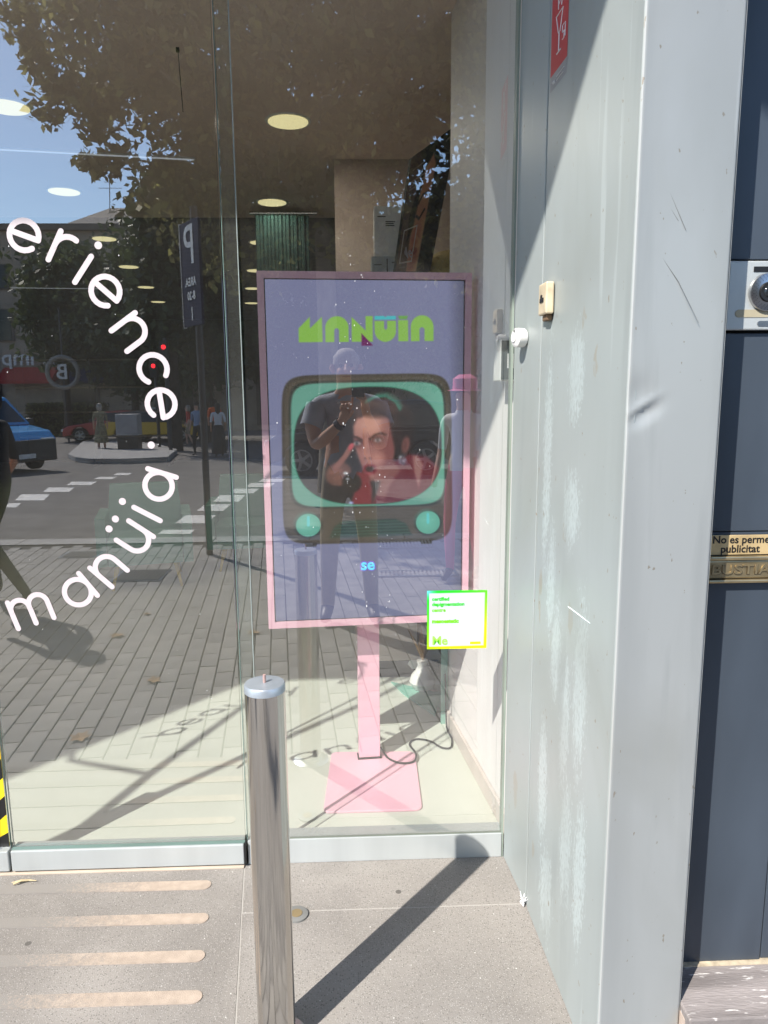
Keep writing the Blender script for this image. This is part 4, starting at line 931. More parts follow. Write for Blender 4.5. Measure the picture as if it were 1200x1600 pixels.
# round white sensor knob
kx = cJ[0]+(cA[0]-cJ[0])*.5; kp = Vector((.4815, 2.115, 1.688))
t = thing('door_sensor', 'round white plastic knob sensor on the metal lining beside the glass', 'sensor', None, kp); dirk = Vector((-1, -.30, .0)).normalized()
b = MB(); b.tube([dirk*s_ for s_ in (.0, .006, .022, .030, .034, .035)], [.020, .026, .027, .026, .020, .001], 28); b.obj('cap', M['white_plastic'], t, True)
b = MB(); b.tube([dirk*.033, dirk*.0375], [.0125, .012], 20); b.obj('button', M['white_plastic'], t, True)
b = MB(); q = dirk*.034+Vector((0, 0, .018)); b.tube([q, q+dirk*.002], [.005, .004], 10); b.obj('sensor_eye', mat('grey_eye', (.2, .2, .2), .3), t)
# red sticker high on the side sheet
rs = thing('red_sticker', 'red sticker with a white bottle and glass drawing high on the metal lining', 'sticker')
redm = mat('red_print', (.55, .035, .04), .45); grm = mat('grey_print', (.35, .35, .36), .5)
k_ = (cJ[0]-cR[0])/(cJ[1]-cR[1])
def on_side(y, z, off=.0008): return (cR[0]+k_*(y-cR[1])-off, y, z)
S_ = [side_pt(*q) for q in ((864, 0), (888, 0), (886, 110), (863, 132))]
yl, yr = S_[0].y, S_[2].y; zt_, zb_ = max(S_[0].z, S_[1].z)+.04, (S_[2].z+S_[3].z)/2-.01
def side_quad(name, m, ya, yb, za, zb, off): b = MB(); b.add([on_side(ya, za, off), on_side(yb, za, off), on_side(yb, zb, off), on_side(ya, zb, off)], [(0, 1, 2, 3)]); b.obj(name, m, rs)
side_quad('grey_band', grm, yl, yr, zb_, zb_+.035, .0008); side_quad('red_field', redm, yl, yr, zb_+.0352, zt_, .0008)
def side_line(pts, w, m):                             # drawn in the sticker's own frame, 0..1
    b = MB(); r_ = []
    for (a, c) in pts: r_.append(Vector(on_side(yl+(yr-yl)*a, zb_+(zt_-zb_)*c, .0014)))
    b.tube(r_, w, 4); b.obj('line_drawing', M['sign_white'], rs)
side_line([(.30, .62), (.70, .62), (.55, .45), (.45, .45), (.30, .62)], .0016, 0); side_line([(.5, .45), (.5, .28)], .002, 0); side_line([(.38, .28), (.62, .28)], .002, 0)
side_line([(.42, .66), (.40, .78), (.50, .82), (.52, .90), (.60, .90), (.62, .80), (.66, .76), (.60, .66)], .0016, 0); side_line([(.45, .70), (.6, .76)], .0014, 0)
side_line([(.70, .34), (.80, .34), (.80, .40), (.70, .40), (.70, .46), (.80, .46)], .0014, 0); side_line([(.86, .34), (.86, .46)], .0014, 0); side_line([(.2, .06), (.28, .06)], .004, 0); side_line([(.4, .08), (.85, .08)], .0012, 0); side_line([(.4, .045), (.8, .045)], .0010, 0)
side_line([(.15, .92), (.30, .95), (.32, .88)], .0014, 0)
# small foam remnant at the foot of the joint
b = MB()
for k in range(26):
    p = Vector((cJ[0]-.004, cJ[1]+.0, .004)); q = p+Vector((random.uniform(-.014, .004), random.uniform(-.02, .02), random.uniform(0, .035))); b.tube([p+Vector((random.uniform(-.006, 0), random.uniform(-.01, .01), random.uniform(0, .02))), q], .0013, 4)
tag(stuff(b.obj('sealant_crumbs', M['sign_white'], None)), 'white crumbs of old sealant at the foot of the joint', 'sealant crumbs')

# ================================================================== NEXT DOORWAY ON THE RIGHT
nd = thing('entrance_door', 'dark navy metal door of the neighbouring entrance', 'door')
YD = 1.605
def ndb(name, x0, x1, z0_, z1_, m, yf=YD, th=.04, bev=.002, par=nd): b = MB(); b.box((x0, yf, z0_), (x1, yf+th, z1_)); return b.obj(name, m, par, bevel=bev)
ndb('panel', .7445, .9985, .124, 1.108, M['navy_panel']); ndb('panel', 1.0025, 1.9, .124, 1.108, M['navy_panel'], YD+.004); ndb('panel', .7445, 1.9, 1.225, 1.662, M['navy_panel'])
ndb('panel', .7445, 1.9, 1.815, 3.3, M['navy_panel']); ndb('backing', .7445, 1.9, .124, 3.3, M['black_plastic'], YD+.05, .02, 0)
stp = struct(thing('doorstep', '', '')); del stp['label'], stp['category']
def stone_step():
    m = mat('step_stone', (.27, .24, .23), .7, var=.3, scale=3, stretch=(1, 6, 1), bump=.3, bscale=40, detail=9); nt = m.node_tree; n = nt.nodes; l = nt.links; b_ = n['Principled BSDF']; prev = b_.inputs['Base Color'].links[0].from_socket
    tc = n.new('ShaderNodeTexCoord'); mp = n.new('ShaderNodeMapping'); mp.inputs['Scale'].default_value = (1, 5, 1); no = n.new('ShaderNodeTexNoise'); no.inputs['Scale'].default_value = 22; no.inputs['Detail'].default_value = 5
    l.new(tc.outputs['Object'], mp.inputs[0]); l.new(mp.outputs[0], no.inputs['Vector']); mr = n.new('ShaderNodeMapRange'); mr.inputs[1].default_value = .62; mr.inputs[2].default_value = .68; l.new(no.outputs['Fac'], mr.inputs[0])
    mx = n.new('ShaderNodeMix'); mx.data_type = 'RGBA'; l.new(mr.outputs[0], mx.inputs[0]); l.new(prev, mx.inputs[6]); mx.inputs[7].default_value = (.66, .63, .60, 1); l.new(mx.outputs[2], b_.inputs['Base Color']); return m
b = MB(); b.box((.745, 1.44, .0), (1.95, 1.66, .12)); b.obj('step_stone', stone_step(), stp, bevel=.004)
b = MB(); b.box((.7435, 1.462, .0), (.7449, 1.60, .10)); b.obj('render_edge', mat('render_edge', (.55, .45, .38), .8), stp)
b = MB(); b.box((.745, YD-.012, .1205), (1.9, YD+.02, .1235)); b.obj('dust_line', mat('dust', (.50, .42, .30), .9, var=.3, scale=40), stp)
ic = thing('intercom', 'stainless steel door intercom with round camera and slots on the navy door', 'intercom')
def icb(name, x0, x1, z0_, z1_, m, y0, th, bev=.002, par=ic): b = MB(); b.box((x0, y0-th, z0_), (x1, y0, z1_)); return b.obj(name, m, par, bevel=bev)
plate_i = icb('plate', .795, 1.02, 1.668, 1.811, M['alu_satin'], YD, .012, .003)
icb('name_slot', .848, .90, 1.788, 1.799, M['black_plastic'], YD-.0122, .001, 0)
cc = Pv(1195, 457, YD-.012)
b = MB(); b.tube([(cc.x+.004, YD-.012, cc.z), (cc.x+.004, YD-.019, cc.z), (cc.x+.004, YD-.020, cc.z)], [.040, .039, .037], 40); cr = b.obj('camera_dome', M['steel_brushed'], ic, True)
for rr in (.036, .033, .030, .027):
    b = MB()
    for k in range(int(rr*900)): a = 2*math.pi*k/int(rr*900); b.add([(cc.x+.004+rr*math.cos(a)+dx, YD-.0205, cc.z+rr*math.sin(a)+dz) for dx, dz in ((-.0006, -.0006), (.0006, -.0006), (.0006, .0006), (-.0006, .0006))], [(0, 1, 2, 3)])
    stuff(b.obj('speaker_holes', M['black_plastic'], cr))
b = MB(); b.tube([(cc.x+.004, YD-.0205, cc.z), (cc.x+.004, YD-.024, cc.z), (cc.x+.004, YD-.023, cc.z)], [.021, .019, .015], 32); b.obj('lens_ring', M['black_plastic'], cr, True)
b = MB(); b.tube([(cc.x+.004, YD-.0235, cc.z), (cc.x+.004, YD-.027, cc.z), (cc.x+.004, YD-.029, cc.z)], [.013, .010, .002], 24); b.obj('lens', M['car_glass'], cr, True)
b = MB(); b.prism([(.822+.008*math.cos(a), 1.7025+.008*math.sin(a)) for a in np.linspace(math.pi/2, 3*math.pi/2, 10)]+[(1.01, 1.6945), (1.01, 1.7105)], 'y', YD-.0132, YD-.0122); b.obj('light_slot', mat('slot_yellow', (.45, .40, .28), .3), ic)
b = MB(); b.prism([(.870+.006*math.cos(a), 1.681+.006*math.sin(a)) for a in np.linspace(math.pi/2, 3*math.pi/2, 10)]+[(.99, 1.675), (.99, 1.687)], 'y', YD-.0128, YD-.0122); b.obj('card_slot', M['steel_brushed'], ic)
ns = thing('notice_plate', 'small gold plate reading No es permet publicitat above the letter slot', 'notice')
icb('plate', .795, 1.06, 1.172, 1.2175, M['brass_plate'], YD-.003, .003, .001, ns); icb('backing', .7448, 1.9, 1.110, 1.223, M['navy_panel'], YD+.03, .030, 0, nd)
tb = M['black_plastic']
for s_, zc, xx in (('No es permet', 1.2065, .8015), ('publicitat', 1.1850, .8215)):
    me = text_mesh('printed_text', s_, .0245, tb, .0001, .0005, align='LEFT'); o = link('printed_text', me, ns); frame_xz(o, (xx, YD-.0066, zc))
ls = thing('letter_slot', 'bronze letter slot embossed BUSTIA under the notice plate', 'letter slot')
icb('flap', .793, 1.30, 1.118, 1.160, M['bronze'], YD-.004, .008, .003, ls); icb('upper_lip', .793, 1.30, 1.1615, 1.1705, M['bronze'], YD-.0045, .014, .003, ls); icb('lower_lip', .793, 1.30, 1.1085, 1.1165, M['bronze'], YD-.0045, .014, .003, ls)
me = text_mesh('embossed_text', 'BUSTIA', .034, M['bronze'], .0012, .0004, align='LEFT')
o = link('embossed_text', me, ls); frame_xz(o, (.799, YD-.0135, 1.138)); o.scale = (1.25, .9, 1)
me = text_mesh('embossed_shadow_text', 'BUSTIA', .034, mat('bronze_dark', (.16, .12, .08), .6, .5), .0002, .0014, align='LEFT')  # darker, bolder copy of the letters, painted as their shadow
o = link('text_recess', me, ls); frame_xz(o, (.800, YD-.0122, 1.137)); o.scale = (1.25, .9, 1)

# ================================================================== BUILDING AROUND THE RECESS
fac = thing('shop_facade', 'stone facade of the shop building above and around the glass recess', 'building')
fs = M['facade_stone']
b = MB(); b.box((-6.5, 1.42, 3.301), (4.5, 2.4, 9)); b.obj('upper_wall', fs, fac)
b = MB(); b.box((-6.5, 1.42, 0), (-3.0, 2.4, 3.30)); b.obj('left_wall', fs, fac)
b = MB(); b.box((1.902, 1.42, 0), (4.5, 2.4, 3.30)); b.obj('right_wall', fs, fac)
b = MB(); b.prism([(-6.6, -2.6), (-6.0, -2.5), (-4.39, -.63), (-3.62, .26), (-1.80, .26), (-1.36, .07), (-1.0, -.16), (0, -.85), (4.5, -.85), (4.5, 1.415), (-6.6, 1.415)], 'z', 4.6, 4.68)
b.obj('canopy', mat('canopy_paint', (.8, .79, .77), .6), fac)  # unseen slab added to block sun; its edge is shaped to the shade lines
b = MB(); b.box((-10, 2.45, 3.3), (-9.61, 17, 9)); 
b = MB(); b.box((-10, 16.8, 0), (4.6, 17, 9)); b.box((-10, 2.4, 3.30), (4.5, 16.8, 3.5)); b.box((4.25, 2.4, 0), (4.5, 16.8, 3.29)); b.box((-10, 2.4, 0), (-9.65, 16.8, 3.29)); b.box((-10, 2.2, 0), (-6.51, 2.39, 3.29)); b.obj('shell', fs, fac)

# ================================================================== BOLLARD
bo = thing('bollard', 'polished stainless steel bollard with a flat cap standing on the apron', 'bollard', None, (-.209, 1.55, 0))
b = MB(); b.tube([(0, 0, 0), (0, 0, .893)], .0445, 64); b.obj('post', M['steel'], bo, True)
capm = mat('steel_cap', (.46, .51, .56), .38, .55, var=.12, scale=16)
b = MB(); b.tube([(0, 0, .8933), (0, 0, .908), (0, 0, .911), (0, 0, .912)], [.0452, .0452, .043, .001], 64); b.obj('cap', capm, bo, True)
b = MB(); b.tube([(0, 0, .912), (0, 0, .930)], [.0035, .0035], 10); b.obj('pin', mat('pinkish_pin', (.45, .30, .27), .5), bo)  # pinkish stub modelled in place of a small reflection on the cap
b = MB(); b.tube([(0, 0, .0), (0, 0, .004)], [.075, .070], 48); b.obj('foot_ring', M['steel_brushed'], bo, True)

# ================================================================== PEOPLE
def person(name_label, P, R, bones, zone, mats, cat='person', group=None, sub=2, feet=None):
    names = list(P); idx = {n_: i for i, n_ in enumerate(names)}
    me = bpy.data.meshes.new('body'); me.from_pydata([P[n_] for n_ in names], [(idx[a], idx[b_]) for a, b_ in bones], [])
    o = bpy.data.objects.new('body', me); COL.objects.link(o)
    o.modifiers.new('skin', 'SKIN'); 
    for i, n_ in enumerate(names):
        sv = me.skin_vertices[0].data[i]; r = R[n_]; sv.radius = (r, r) if not isinstance(r, tuple) else r; sv.use_root = (i == 0)
    s = o.modifiers.new('sub', 'SUBSURF'); s.levels = sub; s.render_levels = sub
    bpy.context.view_layer.update()
    nm_ = bpy.data.meshes.new_from_object(o.evaluated_get(bpy.context.evaluated_depsgraph_get())); bpy.data.objects.remove(o)
    nm_.materials.clear()
    for m in mats: nm_.materials.append(m)
    seg = [(Vector(P[a]), Vector(P[b_]), zone.get((a, b_), zone.get('default', 0))) for a, b_ in bones]
    for p in nm_.polygons:
        c = p.center; best = 1e9; z_ = 0
        for a, b_, zz in seg:
            e = b_-a; t = max(0, min(1, (c-a).dot(e)/max(e.length_squared, 1e-9))); d = (c-a-e*t).length
            if d < best: best = d; z_ = zz
        p.material_index = z_; p.use_smooth = True
    t = thing('person', name_label, cat, group); nm_.name = 'body'; link('body', nm_, t); return t
def simple_person(label, loc, rz, h, mats, stride=.15, skirt=None, arm=.1, hair='dark_hair', group=None, longleg=True, hat=None, hairlen=.0):
    k = h/1.7
    P = {'pelvis': (0, 0, .93), 'spine': (0, -.01, 1.12), 'chest': (0, 0, 1.30), 'neck': (0, .01, 1.44), 'head0': (0, .02, 1.52), 'head1': (0, .02, 1.62),
         'hipL': (-.09, 0, .89), 'kneeL': (-.10, stride*.6, .50), 'ankL': (-.10, stride*.4, .09), 'toeL': (-.11, stride*.4+.14, .035),
         'hipR': (.09, 0, .89), 'kneeR': (.10, -stride*.1+.03, .50), 'ankR': (.10, -stride, .09), 'toeR': (.11, -stride+.14, .035),
         'shL': (-.17, 0, 1.38), 'elL': (-.22, -arm*.4, 1.11), 'wrL': (-.22, arm, .88), 'haL': (-.22, arm+.03, .80),
         'shR': (.17, 0, 1.38), 'elR': (.22, -arm*.2, 1.11), 'wrR': (.22, -arm*.3+.1, .88), 'haR': (.22, -arm*.3+.13, .80)}
    R = {'pelvis': (.13, .10), 'spine': (.12, .09), 'chest': (.14, .10), 'neck': .052, 'head0': .07, 'head1': .085, 'hipL': .085, 'kneeL': .055, 'ankL': .038, 'toeL': .03, 'hipR': .085, 'kneeR': .055, 'ankR': .038, 'toeR': .03,
         'shL': .055, 'elL': .038, 'wrL': .026, 'haL': .032, 'shR': .055, 'elR': .038, 'wrR': .026, 'haR': .032}
    bones = [('pelvis', 'spine'), ('spine', 'chest'), ('chest', 'neck'), ('neck', 'head0'), ('head0', 'head1'), ('pelvis', 'hipL'), ('hipL', 'kneeL'), ('kneeL', 'ankL'), ('ankL', 'toeL'), ('pelvis', 'hipR'), ('hipR', 'kneeR'), ('kneeR', 'ankR'), ('ankR', 'toeR'),
             ('chest', 'shL'), ('shL', 'elL'), ('elL', 'wrL'), ('wrL', 'haL'), ('chest', 'shR'), ('shR', 'elR'), ('elR', 'wrR'), ('wrR', 'haR')]
    # mats: 0 skin, 1 top, 2 bottom, 3 shoe
    zn = {'default': 1, ('neck', 'head0'): 0, ('head0', 'head1'): 0, ('elL', 'wrL'): 0, ('wrL', 'haL'): 0, ('elR', 'wrR'): 0, ('wrR', 'haR'): 0, ('pelvis', 'hipL'): 2, ('pelvis', 'hipR'): 2, ('hipL', 'kneeL'): 2, ('hipR', 'kneeR'): 2,
          ('kneeL', 'ankL'): 2 if longleg else 0, ('kneeR', 'ankR'): 2 if longleg else 0, ('ankL', 'toeL'): 3, ('ankR', 'toeR'): 3}
    t = person(label, P, R, bones, zn, mats, group=group)
    b = MB(); b.tube([(0, -.02, 1.44-hairlen), (0, -.025, 1.52), (0, -.02, 1.60), (0, -.005, 1.67), (0, .01, 1.705)], [.06 if hairlen else .05, .088, .097, .082, .02], 14); b.obj('hair', M[hair], t, True)
    b = MB(); b.tube([(0, .095, 1.575), (0, .118, 1.545), (0, .10, 1.53)], [.008, .014, .008], 8); b.obj('nose', mats[0], t, True)
    if skirt: b = MB(); b.tube([(0, 0, 1.02), (0, 0, .9), (0, 0, .70), (0, 0, skirt)], [.13, .165, .20, .24], 18); b.obj('skirt', mats[2], t, True)
    if hat: b = MB(); b.tube([(0, 0, 1.60), (0, 0, 1.605), (0, 0, 1.615), (0, 0, 1.70), (0, 0, 1.735)], [.10, .15, .103, .10, .05], 18); b.obj('hat', M[hat], t, True)
    t.scale = (k, k, k); to_place(t, loc, rz); return t
# photographer, facing the glass
px_ = -.055; py_ = -.36
PP = {'pelvis': (px_, py_, .98), 'spine': (px_, py_-.01, 1.16), 'chest': (px_, py_, 1.34), 'upper': (px_, py_+.005, 1.44), 'neck': (px_, py_+.015, 1.53), 'jaw': (px_, py_+.04, 1.60), 'skull': (px_-.0, py_+.03, 1.71),
      'hipL': (px_-.10, py_, .92), 'kneeL': (px_-.13, py_+.03, .51), 'ankL': (px_-.15, py_, .09), 'toeL': (px_-.17, py_+.15, .035), 'hipR': (px_+.10, py_, .92), 'kneeR': (px_+.13, py_+.03, .51), 'ankR': (px_+.15, py_, .09), 'toeR': (px_+.17, py_+.15, .035),
      'shL': (px_-.185, py_, 1.455), 'slL': (px_-.225, py_+.05, 1.33), 'elL': (px_-.20, py_+.13, 1.19), 'mdL': (px_-.12, py_+.20, 1.26), 'wrL': (px_-.035, py_+.265, 1.345), 'paL': (px_-.005, py_+.285, 1.395),
      'shR': (px_+.185, py_, 1.455), 'slR': (px_+.225, py_+.05, 1.33), 'elR': (px_+.21, py_+.13, 1.18), 'mdR': (px_+.17, py_+.22, 1.29), 'wrR': (px_+.12, py_+.295, 1.40), 'paR': (px_+.118, py_+.325, 1.455)}
PR = {'pelvis': (.155, .12), 'spine': (.150, .125), 'chest': (.165, .115), 'upper': (.12, .09), 'neck': .058, 'jaw': .066, 'skull': .088, 'hipL': .095, 'kneeL': .068, 'ankL': .048, 'toeL': .035, 'hipR': .095, 'kneeR': .068, 'ankR': .048, 'toeR': .035,
      'shL': .072, 'slL': .058, 'elL': .045, 'mdL': .042, 'wrL': .028, 'paL': .032, 'shR': .072, 'slR': .058, 'elR': .045, 'mdR': .042, 'wrR': .028, 'paR': .032}
PB = [('pelvis', 'spine'), ('spine', 'chest'), ('chest', 'upper'), ('upper', 'neck'), ('neck', 'jaw'), ('jaw', 'skull'), ('pelvis', 'hipL'), ('hipL', 'kneeL'), ('kneeL', 'ankL'), ('ankL', 'toeL'), ('pelvis', 'hipR'), ('hipR', 'kneeR'), ('kneeR', 'ankR'), ('ankR', 'toeR'),
      ('upper', 'shL'), ('shL', 'slL'), ('slL', 'elL'), ('elL', 'mdL'), ('mdL', 'wrL'), ('wrL', 'paL'), ('upper', 'shR'), ('shR', 'slR'), ('slR', 'elR'), ('elR', 'mdR'), ('mdR', 'wrR'), ('wrR', 'paR')]
PZ = {'default': 1, ('upper', 'neck'): 0, ('neck', 'jaw'): 0, ('jaw', 'skull'): 0}
for s_ in 'LR':
    PZ.update({('slX'.replace('X', s_), 'el'+s_): 0, ('el'+s_, 'md'+s_): 0, ('md'+s_, 'wr'+s_): 0, ('wr'+s_, 'pa'+s_): 0, ('pelvis', 'hip'+s_): 2, ('hip'+s_, 'knee'+s_): 2, ('knee'+s_, 'ank'+s_): 2, ('ank'+s_, 'toe'+s_): 3})
def fingers(prefix, base, up_, side, fwd, spec):      # spec: list of (offset along side, lengths, curl)
    prev = base
    for i, (off, ln, curl) in enumerate(spec):
        a = Vector(PP[base])+side*off*.6+up_*.018; b0 = a+side*off*.4+up_*.022
        d1 = (up_*math.cos(curl*.4)+fwd*math.sin(curl*.4)).normalized(); d2 = (up_*math.cos(curl)+fwd*math.sin(curl)).normalized(); d3 = (up_*math.cos(curl*1.7)+fwd*math.sin(curl*1.7)).normalized()
        k1 = b0+d1*ln*.45; k2 = k1+d2*ln*.32; k3 = k2+d3*ln*.25
        for nm_, q, r in ((f'{prefix}{i}a', b0, .0100), (f'{prefix}{i}b', k1, .0092), (f'{prefix}{i}c', k2, .0084), (f'{prefix}{i}d', k3, .0070)): PP[nm_] = tuple(q); PR[nm_] = r
        for a_1, b_1 in ((base, f'{prefix}{i}a'), (f'{prefix}{i}a', f'{prefix}{i}b'), (f'{prefix}{i}b', f'{prefix}{i}c'), (f'{prefix}{i}c', f'{prefix}{i}d')): PB.append((a_1, b_1)); PZ[(a_1, b_1)] = 0
upL = Vector((.12, .05, 1)).normalized(); fingers('fL', 'paL', upL, Vector((1, 0, 0)), Vector((.3, 1, 0)).normalized(), [(.030, .078, .05), (.010, .070, 1.5), (-.012, .066, 1.6), (-.032, .055, 1.6)])
PP['tLa'] = tuple(Vector(PP['paL'])+Vector((.030, .012, .0))); PP['tLb'] = tuple(Vector(PP['tLa'])+Vector((.018, .018, .026))); PR['tLa'] = .012; PR['tLb'] = .009
PB += [('paL', 'tLa'), ('tLa', 'tLb')]; PZ[('paL', 'tLa')] = 0; PZ[('tLa', 'tLb')] = 0
fingers('fR', 'paR', Vector((-.35, .1, 1)).normalized(), Vector((0, -.4, .9)).normalized(), Vector((-1, -.1, 0)).normalized(), [(.024, .07, .7), (.006, .074, .8), (-.012, .07, .9), (-.028, .058, 1.0)])
PP['tRa'] = tuple(Vector(PP['paR'])+Vector((-.020, -.022, .018))); PP['tRb'] = tuple(Vector(PP['tRa'])+Vector((-.016, -.002, .028))); PR['tRa'] = .012; PR['tRb'] = .009
PB += [('paR', 'tRa'), ('tRa', 'tRb')]; PZ[('paR', 'tRa')] = 0; PZ[('tRa', 'tRb')] = 0
ph = person('person in grey polo shirt and beige trousers raising a phone and one finger', PP, PR, PB, PZ, [M['skin'], M['polo_grey'], M['beige_cloth'], M['shoe']])
b = MB(); sk = Vector(PP['skull']); b.tube([sk+Vector((0, -.055, -.085)), sk+Vector((0, -.045, -.02)), sk+Vector((0, -.02, .045)), sk+Vector((0, -.005, .078)), sk+Vector((0, 0, .09))], [.060, .088, .082, .052, .01], 16); b.obj('hair', M['grey_hair'], ph, True)
for s_ in (-1, 1):
    b = MB(); b.tube([sk+Vector((s_*.083, .0, -.06)), sk+Vector((s_*.092, -.005, -.03)), sk+Vector((s_*.088, -.005, -.005))], [.010, .018, .010], 8); b.obj('ear', M['skin'], ph, True)
    b = MB(); b.tube([sk+Vector((s_*.033, .078, -.015)), sk+Vector((s_*.033, .086, -.015))], [.012, .004], 10); b.obj('eye', M['black_cloth'], ph, True)
b = MB(); b.tube([sk+Vector((0, .082, -.01)), sk+Vector((0, .108, -.045)), sk+Vector((0, .09, -.058))], [.009, .016, .009], 8); b.obj('nose', M['skin'], ph, True)
b = MB(); b.tube([sk+Vector((-.025, .080, -.085)), sk+Vector((0, .088, -.083)), sk+Vector((.025, .080, -.085))], [.003, .006, .003], 6); b.obj('mouth', mat('lip', (.35, .12, .10), .5), ph, True)
b = MB(); n0 = Vector(PP['neck']); b.tube([n0+Vector((0, -.01, -.055)), n0+Vector((0, -.01, -.01))], [.098, .075], 20, cap=False); b.obj('collar', M['polo_grey'], ph, True)
b = MB(); w0, w1 = Vector(PP['mdL']), Vector(PP['wrL']); b.tube([w0.lerp(w1, .78), w0.lerp(w1, 1.0)], [.040, .036], 18); b.obj('wrist_watch', M['black_plastic'], ph, True)
for s_ in 'LR':
    b = MB(); a0, a1 = Vector(PP['sh'+s_]), Vector(PP['sl'+s_]); d_ = (a1-a0).normalized(); b.tube([a0+d_*.02, a1-d_*.0, a1+d_*.03], [.078, .073, .075], 18, cap=False); b.obj('sleeve', M['polo_grey'], ph, True)
phone = thing('phone', 'black smartphone held upright by the photographer', 'phone')
b = MB(); b.box((-.022, -.0145, HC-.050), (.054, -.006, HC+.112)); b.obj('casing', M['black_plastic'], phone, bevel=.003)
b = MB(); b.box((-.018, -.0168, HC-.046), (.050, -.0148, HC+.108)); b.obj('display', M['window_glass'], phone)
for dz in (.0, .034, .068):
    b = MB(); b.cyl((.0, -.0058, HC+dz), (.0, -.0042, HC+dz), .010, n=18); b.obj('lens', M['car_glass'], phone, True)

L_ = lambda *k: [M[x] for x in k]
simple_person('person in dark top and camouflage trousers striding past, mirrored at the left edge', (-2.61, -.90, 0), math.radians(100), 1.62, L_('skin', 'black_cloth', 'camo', 'shoe'), .28, arm=.12)
pk = V(722, 740, 5.6)
simple_person('person in a pink cap, white shirt and pink trousers, mirrored right of the screen', (.86, -1.35, 0), math.radians(30), 1.62, L_('skin_pale', 'white_cloth', 'pink_cloth', 'shoe'), .12, hat='pink_cloth')
def ped(label, px, py, rz, h, mats, **k):
    p = VR(px, py); simple_person(label, p, rz, h, mats, group='pedestrians waiting by the traffic island', **k)
ped('person in a patterned dress with grey hair, mirrored above the island kerb', 160, 707, 2.8, 1.72, L_('skin_pale', 'floral', 'floral', 'shoe'), skirt=.35, hair='grey_hair', longleg=False)
ped('person in a red top with fair hair, leftmost of the pedestrians by the pole', 296, 697, 1.2, 1.66, L_('skin_pale', 'red_cloth', 'beige_cloth', 'shoe'), hair='grey_hair', longleg=False)
ped('person in a pale blue shirt and dark trousers between red top and pole', 311, 712, .3, 1.72, L_('skin', 'blue_cloth', 'black_cloth', 'shoe'))
ped('person in an orange top, tallest head beside the door edge', 338, 702, 3.0, 1.86, L_('skin', 'orange_cloth', 'black_cloth', 'shoe'))
ped('person in a pale sleeveless top and long dark skirt in front of the orange top', 343, 714, 2.9, 1.68, L_('skin', 'white_cloth', 'black_cloth', 'shoe'), skirt=.12, hairlen=.12)

# ================================================================== STREET FURNITURE (across and behind)
pl_ = V(326, 700, 6.93)
sg = thing('parking_sign', 'tall blue parking sign with a white P on a slim dark pole', 'sign', None, (-1.41, 2*YG-6.93, 0))
b = MB(); b.tube([(0, 0, 0), (0, 0, 3.15)], .032, 14); b.obj('pole', M['pole_grey'], sg, True)
sgr = Matrix.Rotation(math.radians(56), 4, 'Z')
def sgb(name, x0, x1, y0, y1, z0_, z1_, m):
    b = MB(); q = [sgr @ Vector(p) for p in ((x0, y0, z0_), (x1, y0, z0_), (x1, y1, z0_), (x0, y1, z0_), (x0, y0, z1_), (x1, y0, z1_), (x1, y1, z1_), (x0, y1, z1_))]; b.hull8(q[:4], q[4:]); return b.obj(name, m, sg, bevel=.004)
sgb('panel', -.20, .22, .035, .06, 2.12, 3.02, M['sign_blue']); sgb('rim', -.212, -.2005, .03, .065, 2.11, 3.03, M['sign_white'])
for s_, sz, zc in (('P', .48, 2.80), ('AREA', .10, 2.50), ('8-20', .10, 2.38), ('1', .16, 2.22)):
    me = text_mesh('lettering', s_, sz, M['sign_white'], .001, .003); o = link('lettering', me, sg)
    o.matrix_local = Matrix.Rotation(math.radians(56), 4, 'Z') @ Matrix.Translation((.01, .0615, zc)) @ Matrix.Rotation(math.pi, 4, 'Z') @ Matrix.Rotation(math.pi/2, 4, 'X')
# traffic island
isl = []
for px, py in ((107, 717), (118, 722), (140, 725), (200, 725), (262, 722), (277, 709), (240, 698), (190, 694), (130, 695)): isl.append(VR(px, py))
zi = sum(p.z for p in isl)/len(isl)
b = MB(); b.add([Vector((p.x, p.y, p.z-.02)) for p in isl]+[Vector((p.x, p.y, p.z+.15)) for p in isl], [tuple(range(9, 18))]+[(i, (i+1) % 9, 9+(i+1) % 9, 9+i) for i in range(9)])
struct(b.obj('traffic_island', M['kerb_stone']))
def tlight(px, py, Yv, label, base):
    p = V(px, py, Yv); zb = zroad(p.y); t = thing('traffic_light', label, 'traffic light', 'pedestrian signals across the street', (p.x, p.y, zb)); h = p.z-zb
    b = MB(); b.tube([(0, 0, 0), (0, 0, h+.3)], .06, 12); b.obj('pole', M['pole_grey'], t, True)
    b = MB(); b.box((-.14, .062, h-.40), (.14, .22, h+.20)); b.obj('signal_box', M['black_plastic'], t, bevel=.02)
    b = MB(); b.cyl((0, .222, h), (0, .235, h), .075, n=16); b.obj('red_lens', emis('signal_red', (1.0, .02, .03), 3), t)
    b = MB(); b.cyl((0, .222, h-.26), (0, .235, h-.26), .10, n=16); b.obj('dark_lens', M['car_trim'], t)
tlight(242, 572, 27, 'pedestrian signal showing red, lower and further left beside the letter c', 0); tlight(258, 543, 25, 'pedestrian signal showing red, higher and further right above the letter e', 0)
p = VR(204, 708)
ub = thing('utility_box', 'grey street cabinet on a dark plinth on the traffic island', 'utility box', None, p)
b = MB(); b.box((-.35, -.25, .0), (.35, .25, .62)); b.obj('plinth', M['black_plastic'], ub, bevel=.02); b = MB(); b.box((-.37, -.27, .621), (.37, .27, 1.35)); b.obj('cabinet', mat('cab_grey', (.30, .30, .31), .5), ub, bevel=.02)
